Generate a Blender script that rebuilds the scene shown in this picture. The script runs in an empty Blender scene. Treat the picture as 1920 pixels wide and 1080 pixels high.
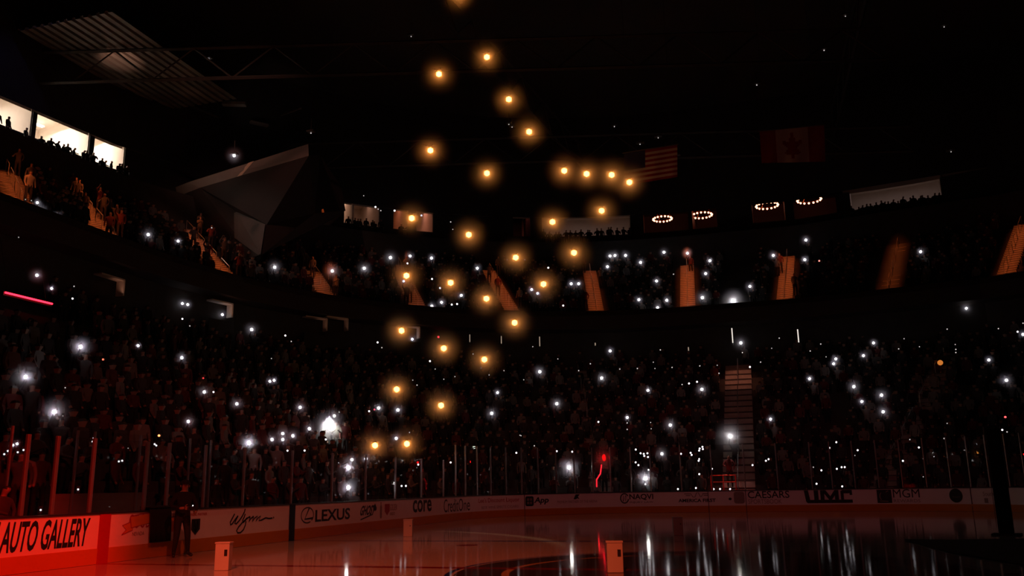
import bpy, bmesh, math, random
from math import sin, cos, pi, radians, atan2, hypot
from mathutils import Vector, Matrix

random.seed(7)
scene = bpy.context.scene
COL = scene.collection

# ------------------------------------------------------------------ camera
YAW, PITCH, ROLL, FPX = -0.293523, 0.225158, -0.017164, 1616.57
cam_data = bpy.data.cameras.new('camera')
cam_data.sensor_width = 36.0
cam_data.lens = FPX / 1920.0 * 36.0
cam_data.clip_start = 0.1
cam_data.clip_end = 400.0
camera = bpy.data.objects.new('camera', cam_data)
COL.objects.link(camera)
_f = Vector((sin(YAW) * cos(PITCH), cos(YAW) * cos(PITCH), sin(PITCH)))
_r = Vector((cos(YAW), -sin(YAW), 0.0))
_u = _r.cross(_f)
_r2 = _r * cos(ROLL) + _u * sin(ROLL)
_u2 = _r2.cross(_f)
CAM = Vector((1.3838, -16.1357, 1.5123))
camera.matrix_world = Matrix.Translation(CAM) @ Matrix((
    (_r2.x, _u2.x, -_f.x), (_r2.y, _u2.y, -_f.y), (_r2.z, _u2.z, -_f.z))).to_4x4()
scene.camera = camera

# ------------------------------------------------------------------ world, exposure
world = bpy.data.worlds.new('world')
scene.world = world
world.use_nodes = True
bg = world.node_tree.nodes['Background']
bg.inputs[0].default_value = (0.9, 0.12, 0.08, 1)
bg.inputs[1].default_value = 0.0022
vs = scene.view_settings
vs.view_transform = 'Standard'
vs.look = 'None'
vs.exposure = 0.0
vs.gamma = 1.0
vs.use_curve_mapping = False
scene.cycles.use_denoising = True
scene.cycles.max_bounces = 6
scene.cycles.transparent_max_bounces = 24
scene.cycles.volume_bounces = 0
scene.cycles.sample_clamp_indirect = 4.0
scene.cycles.volume_step_rate = 1.0
scene.cycles.volume_max_steps = 48

# ------------------------------------------------------------------ show lighting rig
def spot(name, loc, aim, power, color, size, blend=0.6, radius=0.25):
    l = bpy.data.lights.new(name, 'SPOT')
    l.energy = power
    l.color = color
    l.spot_size = radians(size)
    l.spot_blend = blend
    l.shadow_soft_size = radius
    o = bpy.data.objects.new(name, l)
    o.location = loc
    o.rotation_euler = (Vector(aim) - Vector(loc)).to_track_quat('-Z', 'Y').to_euler()
    COL.objects.link(o)
    return o

def area(name, loc, aim, power, color, sx, sy, spread=180.0):
    l = bpy.data.lights.new(name, 'AREA')
    l.shape = 'RECTANGLE'
    l.size, l.size_y = sx, sy
    l.energy = power
    l.color = color
    l.spread = radians(spread)
    o = bpy.data.objects.new(name, l)
    o.location = loc
    o.rotation_euler = (Vector(aim) - Vector(loc)).to_track_quat('-Z', 'Y').to_euler()
    COL.objects.link(o)
    return o

spot('red_show_spot', (6, -8, 15), (-13.2, -3.6, 1.2), 21500, (1, 0.013, 0.005), 22, 0.55)
spot('red_show_spot', (-2, -20, 22), (-9.5, -4.5, 0), 11000, (1, 0.03, 0.012), 26, 0.9)
spot('amber_show_spot', (4, -14, 20), (-12.5, 9.0, 0.6), 6900, (1, 0.13, 0.075), 42, 1.0)
spot('orange_show_spot', (1, -26, 19), (-5.6, -0.4, 0), 46000, (1, 0.11, 0.035), 23, 1.0)
spot('plum_show_spot', (3, -14, 30), (-4.0, 30, 0), 4700, (1, 0.16, 0.18), 40, 1.0)
spot('deck_uplight', (-38.9, 26.9, 28.3), (-39.5, 27.7, 30.4), 150, (1, 0.5, 0.34), 66, 0.4)

# ------------------------------------------------------------------ helpers
W2, L2, RC = 12.95, 30.5, 8.53
YC = L2 - RC
US = 22.0 + YC                 # arc length where the far left corner starts
UQ = pi / 2 * RC
UE = US + UQ
UF = UE + 2 * (W2 - RC)
UG = UF + UQ
def pn(u):
    """point on the inner board line and outward normal at arc length u"""
    if u < US:
        return (-W2, u - 22.0), (-1.0, 0.0)
    if u < UE:
        a = (u - US) / RC
        n = (-cos(a), sin(a))
        return (-W2 + RC + RC * n[0], YC + RC * n[1]), n
    if u < UF:
        return (-W2 + RC + (u - UE), L2), (0.0, 1.0)
    if u < UG:
        a = (u - UF) / RC
        n = (sin(a), cos(a))
        return (W2 - RC + RC * n[0], YC + RC * n[1]), n
    return (W2, YC - (u - UG)), (1.0, 0.0)
def at(u, d, z=0.0):
    p, n = pn(u)
    return Vector((p[0] + n[0] * d, p[1] + n[1] * d, z))
def tang(u):
    p, n = pn(u)
    return atan2(-n[0], n[1])      # rotation so that local +y points outward
def stations(u0, u1, step=4.0, arcstep=0.62):
    s = {round(u0, 3), round(u1, 3)}
    for b in (US, UE, UF, UG):
        if u0 < b < u1:
            s.add(round(b, 3))
    u = u0
    while u < u1:
        s.add(round(u, 3))
        u += arcstep if (US - .1 < u < UE or UF - .1 < u < UG) else step
    return sorted(s)

def mesh_obj(name, verts, faces, mats, parent=None, mi=None, smooth=False):
    me = bpy.data.meshes.new(name)
    me.from_pydata([tuple(v) for v in verts], [], faces)
    for m in (mats if isinstance(mats, (list, tuple)) else [mats]):
        me.materials.append(m)
    if mi:
        for p, i in zip(me.polygons, mi):
            p.material_index = i
    if smooth:
        for p in me.polygons:
            p.use_smooth = True
    me.update()
    o = bpy.data.objects.new(name, me)
    COL.objects.link(o)
    if parent:
        o.parent = parent
    return o

def from_bm(name, bm, mats, parent=None, smooth=False):
    bmesh.ops.recalc_face_normals(bm, faces=bm.faces)
    me = bpy.data.meshes.new(name)
    bm.to_mesh(me)
    bm.free()
    for m in (mats if isinstance(mats, (list, tuple)) else [mats]):
        me.materials.append(m)
    if smooth:
        for p in me.polygons:
            p.use_smooth = True
    o = bpy.data.objects.new(name, me)
    COL.objects.link(o)
    if parent:
        o.parent = parent
    return o

def empty(name, loc=(0, 0, 0), rz=0.0):
    o = bpy.data.objects.new(name, None)
    o.location = loc
    o.rotation_euler = (0, 0, rz)
    o.empty_display_size = 0.2
    COL.objects.link(o)
    return o

def tag(o, label, cat, group=None, kind=None):
    o['label'] = label
    o['category'] = cat
    if group:
        o['group'] = group
    if kind:
        o['kind'] = kind
    return o

def struct(o):
    o['kind'] = 'structure'
    return o

def box(bm, c, s, rz=0.0, mi=0, M=None, bev=0.0):
    r = bmesh.ops.create_cube(bm, size=1.0)
    vs_ = r['verts']
    bmesh.ops.scale(bm, vec=s, verts=vs_)
    if bev:
        es = list({e for v in vs_ for e in v.link_edges})
        rr = bmesh.ops.bevel(bm, geom=es, offset=bev, segments=2, affect='EDGES', profile=0.5)
        vs_ = list({v for f in rr['faces'] for v in f.verts} | {v for v in vs_ if v.is_valid})
    if rz:
        bmesh.ops.rotate(bm, cent=(0, 0, 0), matrix=Matrix.Rotation(rz, 3, 'Z'), verts=vs_)
    bmesh.ops.translate(bm, vec=c, verts=vs_)
    if M is not None:
        bmesh.ops.transform(bm, matrix=M, verts=vs_)
    for f in {f for v in vs_ for f in v.link_faces}:
        f.material_index = mi
    return vs_

def tube(bm, pts, r, n=6, mi=0):
    pts = [Vector(p) for p in pts]
    rings = []
    for i, p in enumerate(pts):
        t = (pts[min(i + 1, len(pts) - 1)] - pts[max(i - 1, 0)]).normalized()
        a = t.cross(Vector((0, 0, 1)))
        if a.length < 1e-3:
            a = t.cross(Vector((0, 1, 0)))
        a.normalize()
        b = t.cross(a)
        rr = r[i] if isinstance(r, (list, tuple)) else r
        rings.append([bm.verts.new(p + (a * cos(k * 2 * pi / n) + b * sin(k * 2 * pi / n)) * rr) for k in range(n)])
    for i in range(len(rings) - 1):
        for k in range(n):
            f = bm.faces.new((rings[i][k], rings[i][(k + 1) % n], rings[i + 1][(k + 1) % n], rings[i + 1][k]))
            f.material_index = mi
    for rg in (rings[0], rings[-1]):
        f = bm.faces.new(rg)
        f.material_index = mi

def sweep(name, u0, u1, prof, mat, parent=None, closed=False, step=4.0, arcstep=0.62):
    """profile of (outward offset, height) points swept along the rink outline"""
    ss = stations(u0, u1, step, arcstep)
    n = len(prof)
    V = [at(u, d, z) for u in ss for d, z in prof]
    F = []
    m = n if closed else n - 1
    for i in range(len(ss) - 1):
        for j in range(m):
            k = (j + 1) % n
            F.append((i * n + j, i * n + k, (i + 1) * n + k, (i + 1) * n + j))
    if closed:
        F.append(tuple(range(n)))
        F.append(tuple((len(ss) - 1) * n + j for j in reversed(range(n))))
    return mesh_obj(name, V, F, mat, parent)

# ------------------------------------------------------------------ materials
def new_mat(name):
    m = bpy.data.materials.new(name)
    m.use_nodes = True
    return m, m.node_tree, m.node_tree.nodes['Principled BSDF']

def noise_mat(name, col, rough=0.6, var=0.25, scale=6.0, metal=0.0, bump=0.0, spec=0.5):
    m, nt, b = new_mat(name)
    tc = nt.nodes.new('ShaderNodeTexCoord')
    no = nt.nodes.new('ShaderNodeTexNoise')
    no.inputs['Scale'].default_value = scale
    no.inputs['Detail'].default_value = 3
    nt.links.new(tc.outputs['Object'], no.inputs['Vector'])
    mx = nt.nodes.new('ShaderNodeMix')
    mx.data_type = 'RGBA'
    nt.links.new(no.outputs['Fac'], mx.inputs['Factor'])
    mx.inputs['A'].default_value = tuple(c * (1 - var) for c in col) + (1,)
    mx.inputs['B'].default_value = tuple(min(1, c * (1 + var)) for c in col) + (1,)
    nt.links.new(mx.outputs['Result'], b.inputs['Base Color'])
    b.inputs['Roughness'].default_value = rough
    b.inputs['Metallic'].default_value = metal
    b.inputs['Specular IOR Level'].default_value = spec
    if bump:
        bp = nt.nodes.new('ShaderNodeBump')
        bp.inputs['Strength'].default_value = bump
        nt.links.new(no.outputs['Fac'], bp.inputs['Height'])
        nt.links.new(bp.outputs['Normal'], b.inputs['Normal'])
    return m

def emit_mat(name, col, strength, lights=True):
    m, nt, b = new_mat(name)
    if not lights:
        m.cycles.emission_sampling = 'NONE'
    b.inputs['Base Color'].default_value = (0, 0, 0, 1)
    b.inputs['Emission Color'].default_value = tuple(col) + (1,)
    b.inputs['Emission Strength'].default_value = strength
    return m

def halo_mat(name, density, col=(1, 1, 1), power=2.0):
    """glow halo added round a lamp as a scattering ball, thickest at the lamp; it only scatters real light"""
    m = bpy.data.materials.new(name)
    m.use_nodes = True
    nt = m.node_tree
    nt.nodes.clear()
    out = nt.nodes.new('ShaderNodeOutputMaterial')
    vs_ = nt.nodes.new('ShaderNodeVolumeScatter')
    vs_.inputs['Color'].default_value = tuple(col) + (1,)
    tc = nt.nodes.new('ShaderNodeTexCoord')
    ln = nt.nodes.new('ShaderNodeVectorMath')
    ln.operation = 'LENGTH'
    nt.links.new(tc.outputs['Object'], ln.inputs[0])
    s = nt.nodes.new('ShaderNodeMath')
    s.operation = 'SUBTRACT'
    s.use_clamp = True
    s.inputs[0].default_value = 1.0
    nt.links.new(ln.outputs['Value'], s.inputs[1])
    p = nt.nodes.new('ShaderNodeMath')
    p.operation = 'POWER'
    nt.links.new(s.outputs[0], p.inputs[0])
    p.inputs[1].default_value = power
    k = nt.nodes.new('ShaderNodeMath')
    k.operation = 'MULTIPLY'
    nt.links.new(p.outputs[0], k.inputs[0])
    k.inputs[1].default_value = density
    nt.links.new(k.outputs[0], vs_.inputs['Density'])
    nt.links.new(vs_.outputs[0], out.inputs['Volume'])
    return m

def glass_mat():
    m = bpy.data.materials.new('rink_glass')
    m.use_nodes = True
    nt = m.node_tree
    nt.nodes.clear()
    out = nt.nodes.new('ShaderNodeOutputMaterial')
    t = nt.nodes.new('ShaderNodeBsdfTransparent')
    t.inputs[0].default_value = (0.93, 0.93, 0.93, 1)
    g = nt.nodes.new('ShaderNodeBsdfGlossy')
    g.inputs['Roughness'].default_value = 0.02
    g.inputs[0].default_value = (1, 1, 1, 1)
    mx = nt.nodes.new('ShaderNodeMixShader')
    mx.inputs[0].default_value = 0.02
    nt.links.new(t.outputs[0], mx.inputs[1])
    nt.links.new(g.outputs[0], mx.inputs[2])
    nt.links.new(mx.outputs[0], out.inputs[0])
    return m

def ice_mat():
    m, nt, b = new_mat('rink_ice')
    N, Lk = nt.nodes, nt.links
    tc = N.new('ShaderNodeTexCoord')
    sp = N.new('ShaderNodeSeparateXYZ')
    Lk.new(tc.outputs['Object'], sp.inputs[0])
    def math(op, a, b_=None, c=None, clamp=False):
        n = N.new('ShaderNodeMath')
        n.operation = op
        n.use_clamp = clamp
        for i, v in enumerate((a, b_, c)):
            if v is None:
                continue
            if isinstance(v, (int, float)):
                n.inputs[i].default_value = v
            else:
                Lk.new(v, n.inputs[i])
        return n.outputs[0]
    X, Y = sp.outputs['X'], sp.outputs['Y']
    def band(v, c, h):
        return math('LESS_THAN', math('ABSOLUTE', math('SUBTRACT', v, c)), h)
    def dist(cx, cy):
        return math('SQRT', math('ADD', math('POWER', math('SUBTRACT', X, cx), 2), math('POWER', math('SUBTRACT', Y, cy), 2)))
    def mix(fac, a, b_):
        n = N.new('ShaderNodeMix')
        n.data_type = 'RGBA'
        Lk.new(fac, n.inputs['Factor'])
        for k, v in (('A', a), ('B', b_)):
            if isinstance(v, tuple):
                n.inputs[k].default_value = v + (1,)
            else:
                Lk.new(v, n.inputs[k])
        return n.outputs['Result']
    no = N.new('ShaderNodeTexNoise')
    no.inputs['Scale'].default_value = 0.35
    no.inputs['Detail'].default_value = 5
    Lk.new(tc.outputs['Object'], no.inputs['Vector'])
    col = mix(no.outputs['Fac'], (0.30, 0.31, 0.32), (0.40, 0.41, 0.42))
    red, blue, dark = (0.16, 0.008, 0.01), (0.01, 0.03, 0.25), (0.03, 0.03, 0.035)
    # centre ice crest: dark disc with lighter inner rings
    d0 = dist(0, 0)
    col = mix(math('LESS_THAN', d0, 4.45), col, dark)
    col = mix(band(d0, 3.55, 0.07), col, (0.35, 0.24, 0.1))
    col = mix(band(d0, 4.57, 0.05), col, blue)
    for cx, cy in ((-6.7, 20.4), (6.7, 20.4), (-6.7, -20.4), (6.7, -20.4)):
        dd = dist(cx, cy)
        col = mix(band(dd, 4.57, 0.05), col, red)
        col = mix(math('LESS_THAN', dd, 0.3), col, red)
    for cx, cy in ((-6.7, 6.1), (6.7, 6.1), (-6.7, -6.1), (6.7, -6.1)):
        col = mix(math('LESS_THAN', dist(cx, cy), 0.3), col, red)
    col = mix(band(Y, 0, 0.15), col, red)
    col = mix(band(Y, 7.77, 0.15), col, blue)
    col = mix(band(Y, -7.77, 0.15), col, blue)
    col = mix(band(Y, 27.1, 0.04), col, red)
    Lk.new(col, b.inputs['Base Color'])
    # skate scratches and a slight swell make the reflections run
    mp = N.new('ShaderNodeMapping')
    mp.inputs['Rotation'].default_value = (0, 0, 0.7)
    mp.inputs['Scale'].default_value = (1.0, 14.0, 1.0)
    Lk.new(tc.outputs['Object'], mp.inputs['Vector'])
    n2 = N.new('ShaderNodeTexNoise')
    n2.inputs['Scale'].default_value = 2.2
    n2.inputs['Detail'].default_value = 6
    Lk.new(mp.outputs[0], n2.inputs['Vector'])
    n3 = N.new('ShaderNodeTexNoise')
    n3.inputs['Scale'].default_value = 0.8
    n3.inputs['Detail'].default_value = 1
    Lk.new(tc.outputs['Object'], n3.inputs['Vector'])
    hgt = math('ADD', math('MULTIPLY', n2.outputs['Fac'], 0.0006), math('MULTIPLY', n3.outputs['Fac'], 0.002))
    bp = N.new('ShaderNodeBump')
    bp.inputs['Strength'].default_value = 0.38
    bp.inputs['Distance'].default_value = 1.0
    Lk.new(hgt, bp.inputs['Height'])
    Lk.new(bp.outputs['Normal'], b.inputs['Normal'])
    ro = math('ADD', 0.045, math('MULTIPLY', n2.outputs['Fac'], 0.05))
    Lk.new(ro, b.inputs['Roughness'])
    b.inputs['IOR'].default_value = 1.31
    return m

def flag_mat(kind):
    m, nt, b = new_mat('striped_flag_cloth' if kind == 'stripes' else 'red_white_flag_cloth')
    return m

M = {}
M['ice'] = ice_mat()
M['white'] = noise_mat('white_board', (0.72, 0.72, 0.74), 0.35, 0.06, 3)
M['kick'] = noise_mat('yellow_kick_plate', (0.50, 0.19, 0.008), 0.4, 0.08, 3)
M['cap'] = noise_mat('dark_cap_rail', (0.02, 0.02, 0.025), 0.4)
M['ink'] = noise_mat('black_print', (0.012, 0.012, 0.014), 0.45, 0.1)
M['inkred'] = noise_mat('red_print', (0.35, 0.02, 0.03), 0.45, 0.1)
M['inkgrey'] = noise_mat('grey_print', (0.24, 0.2, 0.2), 0.45, 0.1)
M['inkgold'] = noise_mat('gold_print', (0.35, 0.24, 0.08), 0.45, 0.1)
M['inkorange'] = noise_mat('orange_print', (0.6, 0.22, 0.02), 0.45, 0.1)
M['linered'] = noise_mat('red_line_paint', (0.36, 0.004, 0.006), 0.4, 0.05)
M['lineblue'] = noise_mat('dark_blue_line_paint', (0.006, 0.008, 0.03), 0.4, 0.05)
M['post'] = noise_mat('aluminium_post', (0.5, 0.5, 0.52), 0.3, 0.1, 8, metal=0.85)
M['glass'] = glass_mat()
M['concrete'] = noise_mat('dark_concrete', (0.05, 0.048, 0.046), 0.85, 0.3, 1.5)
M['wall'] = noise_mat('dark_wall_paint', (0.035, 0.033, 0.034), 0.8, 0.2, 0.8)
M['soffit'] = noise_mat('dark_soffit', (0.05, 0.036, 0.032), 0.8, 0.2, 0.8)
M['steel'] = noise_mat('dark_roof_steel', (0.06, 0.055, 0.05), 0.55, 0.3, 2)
M['deckm'] = noise_mat('roof_deck_metal', (0.19, 0.17, 0.15), 0.5, 0.2, 1.2)
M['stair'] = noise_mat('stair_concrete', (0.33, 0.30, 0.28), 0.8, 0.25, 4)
M['nosing'] = noise_mat('stair_nosing', (0.04, 0.03, 0.03), 0.7)
M['rail'] = noise_mat('steel_rail', (0.5, 0.5, 0.5), 0.3, 0.1, 9, metal=0.9)
M['hull'] = noise_mat('wedge_hull_paint', (0.032, 0.021, 0.018), 0.85, 0.25, 0.4)
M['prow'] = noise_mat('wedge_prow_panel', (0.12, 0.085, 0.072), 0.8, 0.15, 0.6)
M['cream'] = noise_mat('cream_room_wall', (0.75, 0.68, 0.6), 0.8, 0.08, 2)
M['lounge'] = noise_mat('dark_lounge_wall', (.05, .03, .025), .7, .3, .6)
M['panel'] = noise_mat('pale_fascia_panel', (0.24, 0.19, 0.17), 0.75, 0.15, 0.5)
M['black'] = noise_mat('black_cloth', (0.004, 0.004, 0.0045), 0.9, 0.2, 5)
M['blackplastic'] = noise_mat('black_plastic', (0.01, 0.01, 0.012), 0.4)
M['skin'] = noise_mat('skin', (0.30, 0.17, 0.12), 0.55, 0.1, 8)
M['hair'] = noise_mat('dark_hair', (0.02, 0.014, 0.01), 0.6)
M['jersey_dark'] = noise_mat('dark_jersey', (0.02, 0.018, 0.018), 0.85, 0.3, 7)
M['jersey_grey'] = noise_mat('grey_jersey', (0.045, 0.042, 0.042), 0.85, 0.3, 7)
M['jersey_red'] = noise_mat('red_jersey', (0.09, 0.012, 0.012), 0.85, 0.3, 7)
M['jersey_white'] = noise_mat('white_jersey', (0.15, 0.14, 0.135), 0.85, 0.1, 7)
M['trousers'] = noise_mat('dark_trousers', (0.010, 0.010, 0.013), 0.85, 0.3, 7)
M['shoe'] = noise_mat('dark_shoes', (0.012, 0.012, 0.012), 0.5)
M['boxwhite'] = noise_mat('white_foam_board', (0.38, 0.35, 0.34), 0.7, 0.05, 2)
M['torch3'] = emit_mat('phone_torch_strong', (1, 0.93, 1.0), 38)
M['torch2'] = emit_mat('phone_torch_bright', (1, 0.93, 1.0), 6)
M['torch1'] = emit_mat('phone_torch_small', (1, 0.93, 0.98), 2, False)
M['torch0'] = emit_mat('phone_torch_faint', (1, 0.9, 0.88), .7, False)
M['amber'] = emit_mat('amber_lamp', (1, 0.30, 0.05), 24)
M['halo_w'] = halo_mat('torch_halo', 4.5, (0.85, 0.8, 1.0), 3.5)  # scattering balls added round the lamps to give them a glow
M['halo_a'] = halo_mat('amber_lamp_halo', 6.0, (1, .85, .6), 3.5)
M['halo_r'] = halo_mat('red_halo', 1.6, (1, .6, .6), 2.0)

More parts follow.
